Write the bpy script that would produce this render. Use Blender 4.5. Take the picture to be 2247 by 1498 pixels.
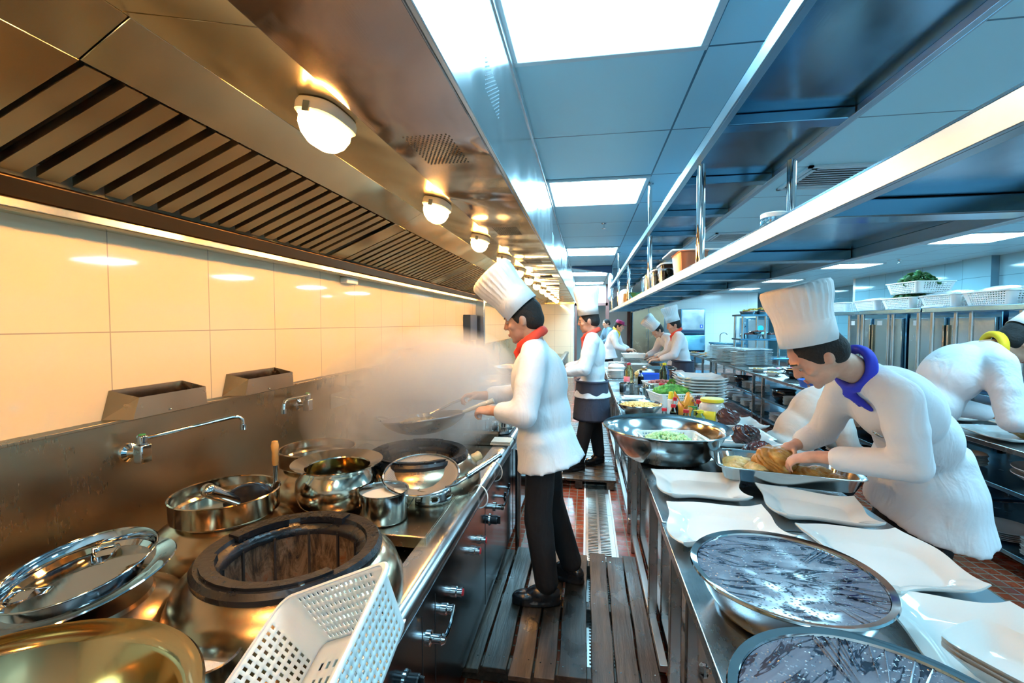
import bpy, bmesh, math, random
from mathutils import Vector, Matrix, Euler, noise
R = math.radians; PI = math.pi
random.seed(7)
for o in list(bpy.data.objects): bpy.data.objects.remove(o)
scn = bpy.context.scene
COL = scn.collection

# ------------------------------------------------------------------ camera
YAW = math.atan(163.5/1000); PITCH = math.atan(41/1000*math.cos(YAW))
cd = bpy.data.cameras.new('camera'); cam = bpy.data.objects.new('camera', cd); COL.objects.link(cam)
cd.sensor_width = 36; cd.lens = 36*1000/2247; cd.clip_start = .02; cd.clip_end = 100
cam.location = (0, 0, 1.6); cam.rotation_euler = (PI/2-PITCH, 0, YAW)
scn.camera = cam
# ------------------------------------------------------------------ world, exposure
w = bpy.data.worlds.new('world'); scn.world = w; w.use_nodes = True
w.node_tree.nodes['Background'].inputs[0].default_value = (.05, .25, .45, 1)
w.node_tree.nodes['Background'].inputs[1].default_value = .05
scn.view_settings.view_transform = 'Standard'; scn.view_settings.look = 'None'
scn.view_settings.gamma = 1; scn.view_settings.use_curve_mapping = False
scn.view_settings.exposure = 0.03
scn.cycles.sample_clamp_indirect = 4.0
scn.cycles.max_bounces = 7; scn.cycles.diffuse_bounces = 3; scn.cycles.glossy_bounces = 4
scn.cycles.transmission_bounces = 5; scn.cycles.transparent_max_bounces = 12
scn.cycles.use_light_tree = False; scn.cycles.adaptive_threshold = .045
scn.cycles.caustics_refractive = False; scn.cycles.blur_glossy = 1.0; scn.cycles.volume_bounces = 2
PANEL_E, PANEL_C = 34.0, (.38, .77, 1.0)
LAMP_E, LAMP_C = 190.0, (1.0, .47, .12)

# ------------------------------------------------------------------ materials
MATS = {}
def newmat(name):
    m = bpy.data.materials.new(name); m.use_nodes = True; MATS[name] = m
    nt = m.node_tree; return m, nt, nt.nodes['Principled BSDF']
def setp(b, **k):
    for a, v in k.items():
        a = {'color': 'Base Color', 'rough': 'Roughness', 'metal': 'Metallic', 'trans': 'Transmission Weight', 'ior': 'IOR', 'alpha': 'Alpha',
             'coat': 'Coat Weight', 'sss': 'Subsurface Weight', 'spec': 'Specular IOR Level', 'emc': 'Emission Color', 'ems': 'Emission Strength', 'sheen': 'Sheen Weight'}[a]
        if isinstance(v, (tuple, list)) and len(v) == 3: v = (*v, 1)
        b.inputs[a].default_value = v
def nd(nt, typ, **k):
    n = nt.nodes.new(typ)
    for a, v in k.items(): setattr(n, a, v)
    return n
def coords(nt, scale=(1, 1, 1), kind='Object'):
    tc = nd(nt, 'ShaderNodeTexCoord'); mp = nd(nt, 'ShaderNodeMapping'); mp.inputs['Scale'].default_value = scale
    nt.links.new(tc.outputs[kind], mp.inputs['Vector']); return mp.outputs[0]
def ramp(nt, src, stops):
    r = nd(nt, 'ShaderNodeValToRGB'); e = r.color_ramp.elements
    while len(e) < len(stops): e.new(.5)
    for i, (p, c) in enumerate(stops): e[i].position = p; e[i].color = (*c, 1) if len(c) == 3 else c
    nt.links.new(src, r.inputs[0]); return r.outputs[0]
def ntex(nt, vec, scale=5, detail=4, rough=.5, dist=0):
    n = nd(nt, 'ShaderNodeTexNoise'); n.inputs['Scale'].default_value = scale; n.inputs['Detail'].default_value = detail
    n.inputs['Roughness'].default_value = rough; n.inputs['Distortion'].default_value = dist
    nt.links.new(vec, n.inputs['Vector']); return n.outputs[0]
def bump(nt, b, src, strength=.2, dist=.01):
    n = nd(nt, 'ShaderNodeBump'); n.inputs['Strength'].default_value = strength; n.inputs['Distance'].default_value = dist
    nt.links.new(src, n.inputs['Height']); nt.links.new(n.outputs[0], b.inputs['Normal']); return n
def maprange(nt, src, lo, hi, a=0, c=1):
    n = nd(nt, 'ShaderNodeMapRange'); n.inputs[1].default_value = a; n.inputs[2].default_value = c
    n.inputs[3].default_value = lo; n.inputs[4].default_value = hi; nt.links.new(src, n.inputs[0]); return n.outputs[0]
def simple(name, color, rough=.5, metal=0, nz=None, **k):
    m, nt, b = newmat(name); setp(b, color=color, rough=rough, metal=metal, **k)
    if nz:
        f = ntex(nt, coords(nt), nz[0], 4); bump(nt, b, f, nz[1], .01)
        if len(nz) > 2:
            c = ramp(nt, f, [(.3, tuple(v*(1-nz[2]) for v in color)), (.7, tuple(min(1, v*(1+nz[2])) for v in color))])
            nt.links.new(c, b.inputs['Base Color'])
    return m
def steel(name, color=(.60, .60, .60), rlo=.12, rhi=.32, brush=(3, 3, 3), bs=.05, smudge=3.0, dent=.0):
    m, nt, b = newmat(name); setp(b, color=color, metal=1)
    s = ntex(nt, coords(nt), smudge, 5, .6); f = ntex(nt, coords(nt, brush), 40, 3)
    mx = nd(nt, 'ShaderNodeMath', operation='MULTIPLY_ADD'); nt.links.new(f, mx.inputs[0]); mx.inputs[1].default_value = .12
    nt.links.new(s, mx.inputs[2]); nt.links.new(maprange(nt, mx.outputs[0], rlo, rhi, .30, .80), b.inputs['Roughness'])
    bn = bump(nt, b, f, bs, .002)
    if dent:
        d = ntex(nt, coords(nt), 2.2, 1); b2 = nd(nt, 'ShaderNodeBump'); b2.inputs['Strength'].default_value = dent; b2.inputs['Distance'].default_value = .08
        nt.links.new(d, b2.inputs['Height']); nt.links.new(b2.outputs[0], bn.inputs['Normal'])
    c = ramp(nt, s, [(.3, tuple(v*.90 for v in color)), (.7, color)]); nt.links.new(c, b.inputs['Base Color'])
    return m
steel('steel', rlo=.16, rhi=.30, brush=(6, .2, 6), bs=.03)
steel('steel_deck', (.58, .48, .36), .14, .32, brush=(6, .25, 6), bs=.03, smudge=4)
steel('steel_counter', (.50, .54, .56), .14, .34, brush=(6, .25, 6), bs=.03, smudge=4)
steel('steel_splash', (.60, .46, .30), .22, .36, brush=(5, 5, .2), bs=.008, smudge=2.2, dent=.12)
steel('steel_front', (.20, .22, .25), .08, .22, brush=(6, 6, .3), bs=.02, smudge=1.5, dent=.08)
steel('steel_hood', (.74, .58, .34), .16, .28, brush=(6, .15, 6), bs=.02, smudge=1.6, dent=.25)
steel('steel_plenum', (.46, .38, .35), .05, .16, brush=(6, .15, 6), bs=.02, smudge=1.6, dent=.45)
steel('steel_fascia', (.70, .72, .74), .14, .28, brush=(6, .2, 6), bs=.02, smudge=4, dent=.1)
steel('steel_baffle', (.52, .42, .26), .26, .45, brush=(4, 6, 4), bs=.02, smudge=6)
steel('steel_shelf', (.16, .36, .50), .12, .28, brush=(6, .2, 6), bs=.02, smudge=3)  # blue cast put into the base colour of plain steel
steel('steel_gold', (.80, .56, .28), .05, .14, bs=.0, smudge=3)  # plain steel with the gold reflection tinted into its colour
steel('steel_mirror', (.62, .62, .63), .03, .10, brush=(3, 3, 3), bs=.0, smudge=3)
steel('steel_pot', (.66, .65, .63), .07, .2, brush=(1, 1, 10), bs=.03, smudge=6)
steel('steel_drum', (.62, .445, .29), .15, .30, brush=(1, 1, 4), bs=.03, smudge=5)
steel('steel_frame', (.48, .46, .44), .20, .35, smudge=6)
steel('steel_warm', (.70, .57, .44), .07, .2, brush=(1, 1, 8), bs=.02, smudge=5)  # pot steel of the left side, warm gold reflection put into the colour
steel('steel_grate', (.70, .70, .68), .3, .5, brush=(6, 1, 1), smudge=8)
steel('aluminium', (.72, .72, .72), .25, .45, smudge=8)
steel('gutter_steel', (.10, .065, .035), .3, .5, brush=(6, .2, 6), bs=.02)
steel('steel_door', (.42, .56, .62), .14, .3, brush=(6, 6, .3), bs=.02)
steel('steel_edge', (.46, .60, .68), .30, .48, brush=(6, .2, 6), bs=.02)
simple('lamp_base', (.80, .70, .50), .35)
simple('chrome', (.8, .8, .8), .05, 1)
simple('dark_gap', (.012, .012, .014), .7)
simple('black_plastic', (.015, .016, .018), .25)
simple('black_leather', (.012, .012, .014), .22, nz=(60, .1))
simple('red_plastic', (.65, .02, .03), .3)
simple('white_plastic', (.86, .86, .83), .32, sss=.05)
simple('blue_plastic', (.02, .12, .70), .35)
simple('yellow_plastic', (.85, .62, .03), .35)
simple('orange_plastic', (.90, .33, .03), .3)
simple('green_plastic', (.05, .35, .10), .35)
simple('porcelain', (.78, .775, .74), .08, coat=.4)
simple('porcelain_old', (.70, .70, .68), .18)
simple('black_ceramic', (.012, .012, .014), .12)
simple('cast_iron', (.030, .030, .032), .42, .35, nz=(45, .25, .5))
simple('rubber', (.02, .02, .02), .6)
simple('hair', (.006, .0055, .0055), .8, nz=(90, .5))
simple('red_cloth', (.75, .05, .02), .75, nz=(20, .3))
simple('blue_cloth', (.01, .03, .55), .7, nz=(20, .3))
simple('yellow_cloth', (.90, .52, .01), .7, nz=(20, .3))
simple('burgundy_cloth', (.28, .01, .08), .7)
simple('bluegrey_cloth', (.12, .20, .27), .8)
simple('towel', (.72, .66, .55), .9, nz=(120, .5))
simple('paper', (.88, .88, .86), .6)
simple('wood_handle', (.62, .30, .08), .4, nz=(12, .1, .3))
simple('bamboo', (.62, .42, .20), .5, nz=(40, .2, .25))
simple('flour', (.85, .82, .78), .9, nz=(60, .6))
simple('soup', (.75, .70, .60), .3)
simple('dark_sauce', (.03, .012, .006), .08)
simple('chilli', (.65, .06, .02), .4, nz=(60, .5, .5))
simple('eye_white', (.42, .38, .35), .4); simple('eye_dark', (.02, .012, .01), .1)
simple('lip', (.50, .16, .13), .4); simple('brow', (.02, .015, .012), .7)
simple('ceiling_frame', (.60, .66, .68), .4)
simple('duct_paint', (.25, .33, .38), .5)
simple('duct_dark', (.01, .04, .10), .5)
simple('door_brown', (.16, .06, .05), .5)
simple('magnet', (.02, .45, .55), .4)
def clothmat(name, col):
    m, nt, b = newmat(name); setp(b, color=col, rough=.85, sheen=.12 if col[0] > .3 else 0)
    a = ntex(nt, coords(nt, (1, 1, .55)), 7, 3, .5, 1.2); c = ntex(nt, coords(nt), 26, 3)
    mx = nd(nt, 'ShaderNodeMath', operation='MULTIPLY_ADD'); nt.links.new(c, mx.inputs[0]); mx.inputs[1].default_value = .12; nt.links.new(a, mx.inputs[2])
    bump(nt, b, mx.outputs[0], .40, .04); return m
clothmat('white_cloth', (.76, .78, .82)); clothmat('black_cloth', (.006, .006, .008)); clothmat('dark_apron', (.03, .04, .07)); clothmat('white_hat', (.86, .86, .86))
clothmat('cream_cloth', (.80, .77, .72))
m, nt, b = newmat('skin'); setp(b, color=(.62, .33, .22), rough=.5, sss=.12)
b.inputs['Subsurface Radius'].default_value = (.02, .008, .004)
f = ntex(nt, coords(nt), 18, 4); nt.links.new(ramp(nt, f, [(.3, (.54, .26, .17)), (.7, (.68, .38, .26))]), b.inputs['Base Color']); bump(nt, b, f, .1, .004)
# emitters
def emit(name, col, s):
    m, nt, b = newmat(name); setp(b, color=(.8, .8, .8), emc=col, ems=s); return m
emit('panel_light', PANEL_C, PANEL_E); emit('panel_light_near', PANEL_C, PANEL_E*.42); emit('panel_light_far', PANEL_C, PANEL_E*2.4); emit('lamp_glass', LAMP_C, LAMP_E)
# glass like
def glassy(name, col, rough=.03, ior=1.45, trans=1.0):
    m, nt, b = newmat(name); setp(b, color=col, rough=rough, trans=trans, ior=ior); return m
glassy('clear_glass', (.9, .95, .95), ior=1.2); glassy('green_glass', (.5, .85, .7), ior=1.2); glassy('oil', (.95, .75, .35), ior=1.2); glassy('box_plastic', (.92, .95, .95), .15, 1.15)
m, nt, b = newmat('cling_wrap'); setp(b, color=(.85, .95, 1), rough=.12, alpha=.42); f = ntex(nt, coords(nt), 30, 5, .6, 2.5); bump(nt, b, f, 1, .02)
# tiled surfaces
def brickmat(name, swz, bw, bh, c1, c2, mortar, msize, rough, off=(0, 0), rot=0, bumps=.3, coat=0, var=None):
    m, nt, b = newmat(name); tc = nd(nt, 'ShaderNodeTexCoord'); sp = nd(nt, 'ShaderNodeSeparateXYZ'); cb = nd(nt, 'ShaderNodeCombineXYZ')
    nt.links.new(tc.outputs['Object'], sp.inputs[0]); nt.links.new(sp.outputs[swz[0]], cb.inputs[0]); nt.links.new(sp.outputs[swz[1]], cb.inputs[1])
    mp = nd(nt, 'ShaderNodeMapping'); mp.inputs['Location'].default_value = (-off[0], -off[1], 0); nt.links.new(cb.outputs[0], mp.inputs[0])
    br = nd(nt, 'ShaderNodeTexBrick'); br.offset = 0; br.squash = 1
    nt.links.new(mp.outputs[0], br.inputs['Vector'])
    for i, v in (('Color1', (*c1, 1)), ('Color2', (*c2, 1)), ('Mortar', (*mortar, 1)), ('Scale', 1), ('Mortar Size', msize), ('Mortar Smooth', .1), ('Brick Width', bw), ('Row Height', bh)): br.inputs[i].default_value = v
    setp(b, rough=rough, coat=coat); nt.links.new(br.outputs[0], b.inputs['Base Color'])
    bn = bump(nt, b, br.outputs[1], bumps, .003); bn.invert = True
    if var:
        f = ntex(nt, coords(nt), var[0], 6, .65); mx = nd(nt, 'ShaderNodeMix', data_type='RGBA', blend_type='MULTIPLY'); mx.inputs[0].default_value = 1
        nt.links.new(br.outputs[0], mx.inputs[6]); nt.links.new(ramp(nt, f, [(.32, (var[1],)*3), (.62, (1, 1, 1))]), mx.inputs[7]); nt.links.new(mx.outputs[2], b.inputs['Base Color'])
        nt.links.new(maprange(nt, f, rough*.5, rough*2.2, .3, .7), b.inputs['Roughness'])
    return m
brickmat('wall_tile_left', (1, 2), .455, .46, (.86, .73, .50), (.84, .71, .48), (.45, .38, .28), .0022, .05, off=(.068, .186), bumps=.15)
brickmat('wall_tile_right', (1, 2), .60, .40, (.30, .58, .68), (.28, .56, .67), (.12, .26, .34), .004, .08, bumps=.15)
brickmat('wall_tile_back', (0, 2), .60, .40, (.86, .92, .90), (.85, .91, .90), (.70, .78, .78), .003, .15, bumps=.1)
brickmat('wall_tile_end', (0, 2), .455, .46, (.86, .77, .58), (.84, .75, .56), (.45, .38, .28), .0022, .05, bumps=.15)
brickmat('floor_tile', (0, 1), .075, .075, (.42, .075, .03), (.34, .06, .025), (.34, .27, .20), .005, .16, bumps=.5, var=(3.5, .35))
brickmat('ceiling_tile', (0, 1), .83, .83, (.50, .80, .88), (.50, .80, .88), (.05, .14, .20), .006, .35, off=(.49, 2.05), bumps=.3)
MATS['ceiling_tile'].node_tree.nodes['Principled BSDF'].inputs['Metallic'].default_value = .0
# wet duckboard timber
m, nt, b = newmat('old_timber'); v = coords(nt, (7, .55, 7)); f = ntex(nt, v, 5.3, 8, .65, .25); g = ntex(nt, coords(nt), 3.5, 4)
oi = nd(nt, 'ShaderNodeObjectInfo'); c = ramp(nt, f, [(.28, (.012, .008, .005)), (.5, (.055, .036, .023)), (.75, (.14, .098, .062))])
mx = nd(nt, 'ShaderNodeMix', data_type='RGBA', blend_type='MULTIPLY'); mx.inputs[0].default_value = 1; nt.links.new(c, mx.inputs[6])
nt.links.new(ramp(nt, oi.outputs['Random'], [(0, (.55, .55, .55)), (1, (1.1, 1.05, 1.0))]), mx.inputs[7])
mx2 = nd(nt, 'ShaderNodeMix', data_type='RGBA', blend_type='MULTIPLY'); mx2.inputs[0].default_value = 1; nt.links.new(mx.outputs[2], mx2.inputs[6])
nt.links.new(ramp(nt, g, [(.35, (.35, .35, .38)), (.6, (1, 1, 1))]), mx2.inputs[7]); nt.links.new(mx2.outputs[2], b.inputs['Base Color'])
nt.links.new(maprange(nt, g, .2, .6, .35, .7), b.inputs['Roughness']); bump(nt, b, f, .6, .006)
# scorched fire brick inside the burner
m, nt, b = newmat('fire_clay'); f = ntex(nt, coords(nt, (1, 1, .35)), 26, 8, .75, .5)
nt.links.new(ramp(nt, f, [(.38, (.012, .008, .006)), (.47, (.09, .055, .03)), (.56, (.20, .14, .09)), (.66, (.20, .06, .015))]), b.inputs['Base Color']); setp(b, rough=.75); bump(nt, b, f, .8, .02)
# rusted iron ring
m, nt, b = newmat('ring_iron'); f = ntex(nt, coords(nt), 5, 8, .7); setp(b, metal=.3)
nt.links.new(ramp(nt, f, [(.35, (.010, .012, .016)), (.62, (.020, .021, .025)), (.74, (.08, .036, .02)), (.8, (.04, .025, .02))]), b.inputs['Base Color'])
nt.links.new(maprange(nt, f, .22, .5, .4, .7), b.inputs['Roughness']); bump(nt, b, ntex(nt, coords(nt), 70, 4), .35, .004)
# wet cling film over dark liquid
m, nt, b = newmat('wet_film'); wv = ntex(nt, coords(nt, (1, 3.2, 1)), 5, 4, .6, .8); dr = nd(nt, 'ShaderNodeTexVoronoi'); dr.inputs['Scale'].default_value = 95; nt.links.new(coords(nt), dr.inputs['Vector'])
ab = nd(nt, 'ShaderNodeMath', operation='SUBTRACT'); nt.links.new(wv, ab.inputs[0]); ab.inputs[1].default_value = .5
aa = nd(nt, 'ShaderNodeMath', operation='ABSOLUTE'); nt.links.new(ab.outputs[0], aa.inputs[0])
nt.links.new(ramp(nt, aa.outputs[0], [(.0, (.008, .012, .03)), (.016, (.012, .02, .04)), (.03, (.10, .13, .18)), (.2, (.14, .18, .24))]), b.inputs['Base Color'])
nt.links.new(ramp(nt, aa.outputs[0], [(.0, (.05,)*3), (.03, (.15,)*3), (.2, (.22,)*3)]), b.inputs['Roughness'])
bump(nt, b, ramp(nt, dr.outputs[0], [(.0, (1,)*3), (.35, (0,)*3)]), .8, .004); setp(b, spec=.9)
# food
def food(name, stops, scale=14, rough=.45, bs=.5):
    m, nt, b = newmat(name); f = ntex(nt, coords(nt), scale, 5, .6); nt.links.new(ramp(nt, f, stops), b.inputs['Base Color']); setp(b, rough=rough, sss=.05); bump(nt, b, f, bs, .01)
food('braised_meat', [(.3, (.018, .004, .004)), (.6, (.10, .022, .018)), (.8, (.20, .05, .03))], 12, .25)
food('roast_skin', [(.3, (.25, .09, .012)), (.55, (.50, .23, .04)), (.75, (.68, .42, .12))], 14, .35)
food('pale_skin', [(.3, (.50, .26, .06)), (.6, (.78, .52, .20)), (.8, (.88, .72, .42))], 18, .35)
food('dark_roast', [(.3, (.05, .025, .005)), (.6, (.16, .09, .02)), (.8, (.28, .17, .05))], 14, .35)
food('corn', [(.3, (.62, .30, .05)), (.7, (.85, .58, .20))], 20, .5)
food('broccoli', [(.3, (.02, .13, .01)), (.6, (.12, .36, .04)), (.8, (.35, .58, .18))], 22, .6)
food('celery', [(.3, (.35, .55, .16)), (.7, (.66, .80, .42))], 20, .45)
food('leaf', [(.3, (.008, .05, .012)), (.6, (.02, .13, .03)), (.8, (.08, .26, .07))], 20, .5)
food('carrot', [(.3, (.80, .16, .01)), (.7, (.95, .33, .03))], 40, .5)
food('banana', [(.3, (.30, .16, .03)), (.5, (.66, .44, .08)), (.75, (.82, .66, .26))], 9, .5)
food('flower', [(.3, (.45, .0, .08)), (.7, (.75, .03, .20))], 20, .5)
food('mince', [(.3, (.35, .06, .05)), (.7, (.60, .20, .15))], 40, .5)
food('skewer_meat', [(.3, (.05, .012, .008)), (.7, (.24, .07, .05))], 30, .4)
# steam
m = bpy.data.materials.new('steam'); m.use_nodes = True; MATS['steam'] = m; nt = m.node_tree; nt.nodes.clear()
out = nd(nt, 'ShaderNodeOutputMaterial'); vs = nd(nt, 'ShaderNodeVolumeScatter'); vs.inputs['Color'].default_value = (1, .97, .93, 1); vs.inputs['Anisotropy'].default_value = .1
g = nd(nt, 'ShaderNodeTexGradient', gradient_type='SPHERICAL'); nt.links.new(coords(nt), g.inputs[0])
f = ntex(nt, coords(nt, (1, 1, .6)), 2.2, 4, .55, .6); p = nd(nt, 'ShaderNodeMath', operation='POWER'); nt.links.new(g.outputs[1], p.inputs[0]); p.inputs[1].default_value = .8
q = nd(nt, 'ShaderNodeMath', operation='MULTIPLY'); nt.links.new(p.outputs[0], q.inputs[0]); nt.links.new(maprange(nt, f, .2, 1.6, .35, .65), q.inputs[1])
q2 = nd(nt, 'ShaderNodeMath', operation='MULTIPLY'); nt.links.new(q.outputs[0], q2.inputs[0]); q2.inputs[1].default_value = 7
nt.links.new(q2.outputs[0], vs.inputs['Density']); nt.links.new(vs.outputs[0], out.inputs['Volume'])

# ------------------------------------------------------------------ mesh helpers
class MB:
    def __init__(s): s.v = []; s.f = []
    def add(s, vs, fs, M=None):
        n = len(s.v); s.v += [tuple(M @ Vector(p)) if M else tuple(p) for p in vs]; s.f += [tuple(i+n for i in q) for q in fs]; return s
    def box(s, x0, x1, y0, y1, z0, z1, M=None):
        return s.add([(x0, y0, z0), (x1, y0, z0), (x1, y1, z0), (x0, y1, z0), (x0, y0, z1), (x1, y0, z1), (x1, y1, z1), (x0, y1, z1)],
                     [(0, 3, 2, 1), (4, 5, 6, 7), (0, 1, 5, 4), (1, 2, 6, 5), (2, 3, 7, 6), (3, 0, 4, 7)], M)
    def prism(s, poly, a, b_, ax='z', M=None):
        n = len(poly); f = {'z': lambda p, t: (p[0], p[1], t), 'y': lambda p, t: (p[0], t, p[1]), 'x': lambda p, t: (t, p[0], p[1])}[ax]
        return s.add([f(p, a) for p in poly]+[f(p, b_) for p in poly], [tuple(range(n))[::-1], tuple(range(n, 2*n))]+[(i, (i+1) % n, n+(i+1) % n, n+i) for i in range(n)], M)
    def rings(s, rs, closed=True, cap0=True, cap1=True, M=None):
        n = len(rs[0]); vs = [p for r in rs for p in r]; fs = []
        for i in range(len(rs)-1):
            for j in range(n if closed else n-1):
                k = (j+1) % n; fs.append((i*n+j, i*n+k, (i+1)*n+k, (i+1)*n+j))
        if cap0 and closed: fs.append(tuple(range(n))[::-1])
        if cap1 and closed: fs.append(tuple((len(rs)-1)*n+j for j in range(n)))
        return s.add(vs, fs, M)
    def lathe(s, prof, c=(0, 0, 0), seg=40, sx=1, sy=1, M=None):
        rs = [[(c[0]+r*sx*math.cos(2*PI*j/seg), c[1]+r*sy*math.sin(2*PI*j/seg), c[2]+z) for j in range(seg)] for r, z in prof]
        return s.rings(rs, M=M)
    def tube(s, pts, r, seg=10, cap=True):
        pts = [Vector(p) for p in pts]; n = len(pts); rr = r if isinstance(r, (list, tuple)) else [r]*n; rs = []; up = None
        for i in range(n):
            t = (pts[min(i+1, n-1)]-pts[max(i-1, 0)]).normalized()
            if up is None: up = Vector((0, 0, 1)) if abs(t.z) < .9 else Vector((1, 0, 0))
            a = t.cross(up).normalized(); up = a.cross(t).normalized()
            rs.append([tuple(pts[i]+a*(rr[i]*math.cos(2*PI*j/seg))+up*(rr[i]*math.sin(2*PI*j/seg))) for j in range(seg)])
        return s.rings(rs, cap0=cap, cap1=cap)
    def ell(s, c, r, rot=None, seg=16, rg=10):
        if not hasattr(r, '__len__'): r = (r, r, r)
        M = Matrix.Translation(c) @ (rot.to_4x4() if rot is not None else Matrix()) @ Matrix.Diagonal((*r, 1))
        vs = [(0, 0, 1)]; fs = []
        for i in range(1, rg):
            for j in range(seg): a = PI*i/rg; q = 2*PI*j/seg; vs.append((math.sin(a)*math.cos(q), math.sin(a)*math.sin(q), math.cos(a)))
        vs.append((0, 0, -1)); L = len(vs)-1
        for j in range(seg):
            k = (j+1) % seg; fs.append((0, 1+j, 1+k)); fs.append((L, L-seg+k, L-seg+j))
            for i in range(rg-2): fs.append((1+i*seg+j, 1+(i+1)*seg+j, 1+(i+1)*seg+k, 1+i*seg+k))
        return s.add(vs, fs, M)
    def cap(s, a, b_, ra, rb, seg=14):      # tapered capsule
        a = Vector(a); b_ = Vector(b_); s.tube([a, b_], [ra, rb], seg); s.ell(a, ra, seg=seg, rg=8); s.ell(b_, rb, seg=seg, rg=8); return s
def wloc(o):
    v = Vector((0, 0, 0))
    while o is not None: v += o.location; o = o.parent
    return v
def setup(o, parent, world):
    COL.objects.link(o)
    if parent is not None:
        o.parent = parent
        if world: o.location = -wloc(parent)
def build(name, mb, mat, parent=None, smooth=35, bevel=0, world=True, solid=0, sub=0, remesh=0, sm=0, seg=2):
    me = bpy.data.meshes.new(name); me.from_pydata(mb.v, [], mb.f); me.update()
    bm = bmesh.new(); bm.from_mesh(me); bmesh.ops.recalc_face_normals(bm, faces=bm.faces); bm.to_mesh(me); bm.free()
    if smooth:
        for p in me.polygons: p.use_smooth = True
        if not remesh and not sub: me.set_sharp_from_angle(angle=R(smooth))
    for mt in (mat if isinstance(mat, (list, tuple)) else [mat]): me.materials.append(MATS[mt])
    o = bpy.data.objects.new(name, me); setup(o, parent, world)
    if solid: md = o.modifiers.new('solid', 'SOLIDIFY'); md.thickness = solid; md.offset = 0
    if bevel: md = o.modifiers.new('bevel', 'BEVEL'); md.width = bevel; md.segments = seg; md.limit_method = 'ANGLE'; md.angle_limit = R(40)
    if sub: md = o.modifiers.new('sub', 'SUBSURF'); md.levels = sub; md.render_levels = sub
    if remesh: md = o.modifiers.new('remesh', 'REMESH'); md.mode = 'VOXEL'; md.voxel_size = remesh; md.use_smooth_shade = True
    if sm: md = o.modifiers.new('smooth', 'SMOOTH'); md.factor = .5; md.iterations = sm
    return o
def tag(o, label, cat, group=None, kind=None):
    if label: o['label'] = label
    if cat: o['category'] = cat
    if group: o['group'] = group
    if kind: o['kind'] = kind
    return o
def thing(name, label, cat, loc=(0, 0, 0), rotz=0, group=None):
    o = bpy.data.objects.new(name, None); COL.objects.link(o); o.location = loc; o.rotation_euler = (0, 0, rotz); o.empty_display_size = .05
    return tag(o, label, cat, group)
def struct(name, mb, mat, parent=None, **k):
    o = build(name, mb, mat, parent, **k)
    if parent is None: o['kind'] = 'structure'
    return o
def kids(o): return [c for c in bpy.data.objects if c.parent == o]
def dup(root, loc=None, rot=None, label=None, group=None):
    def cp(o, par):
        c = o.copy(); COL.objects.link(c); c.parent = par
        for ch in KIDS.get(o.name) or kids(o): cp(ch, c)
        return c
    c = cp(root, None)
    if loc is not None: c.location = loc
    if rot is not None: c.rotation_euler = rot if hasattr(rot, '__len__') else (0, 0, rot)
    if label: c['label'] = label
    if group: c['group'] = group
    return c
KIDS = {}
ORD = ['topmost', 'second', 'third', 'fourth', 'fifth', 'sixth', 'seventh', 'eighth', 'ninth', 'tenth', 'eleventh', 'twelfth', 'thirteenth', 'fourteenth', 'fifteenth', 'sixteenth']
NTH = ['nearest', 'second', 'third', 'fourth', 'fifth', 'sixth', 'seventh', 'eighth', 'ninth', 'tenth', 'eleventh', 'twelfth']
# ================================================================== the room shell
XL, XR, YB, YF, ZC = -1.75, 6.9, -2.2, 18.5, 2.75
struct('floor', MB().box(XL-.1, XR+1.2, YB, YF+3.5, -.1, 0), 'floor_tile', smooth=0)
struct('ceiling', MB().box(XL-.1, XR+1.2, YB, YF+3.5, ZC, ZC+.1), 'ceiling_tile', smooth=0)
struct('wall_left', MB().box(XL-.1, XL, YB, YF, 0, ZC), 'wall_tile_left', smooth=0)
struct('wall_right', MB().box(XR, XR+.1, YB, 13.2, 0, ZC), 'wall_tile_right', smooth=0)
struct('wall_right_return', MB().box(XR, XR+1.2, 13.2, 13.3, 0, ZC), 'wall_tile_back', smooth=0)
struct('wall_right_recess', MB().box(XR+1.1, XR+1.2, 13.3, YF+3.5, 0, ZC), 'wall_tile_right', smooth=0)
struct('wall_column', MB().box(XR-.12, XR-.001, 9.0, 9.62, 0, ZC-.001), 'wall_tile_right', smooth=0)
struct('wall_back', MB().box(XL-.1, 6.36, YF, YF+.1, 0, ZC), 'wall_tile_back', smooth=0)
struct('wall_back_recess', MB().box(6.2, XR+1.2, YF+3.4, YF+3.5, 0, ZC), 'wall_tile_right', smooth=0)
struct('wall_front', MB().box(XL-.1, XR+.1, YB-.1, YB, 0, ZC), 'wall_tile_back', smooth=0)
# partition with the doorway at the end of the cook line
pw = MB().box(XL, -.30, 13.9, 14.0, 0, ZC).box(-.30, .62, 13.9, 14.0, 2.15, ZC)
struct('wall_cook_end', MB().box(XL, -.37, 13.30, 13.34, 0, ZC), 'wall_tile_end', smooth=0)
struct('wall_partition', pw, 'wall_tile_back', smooth=0)
struct('trim_doorway', MB().box(-.36, -.29, 13.86, 14.03, 0, 2.2).box(.56, .66, 13.86, 14.03, 0, ZC-.002).box(-.36, .62, 13.86, 14.03, 2.12, 2.2), 'door_brown', smooth=0)

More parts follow.
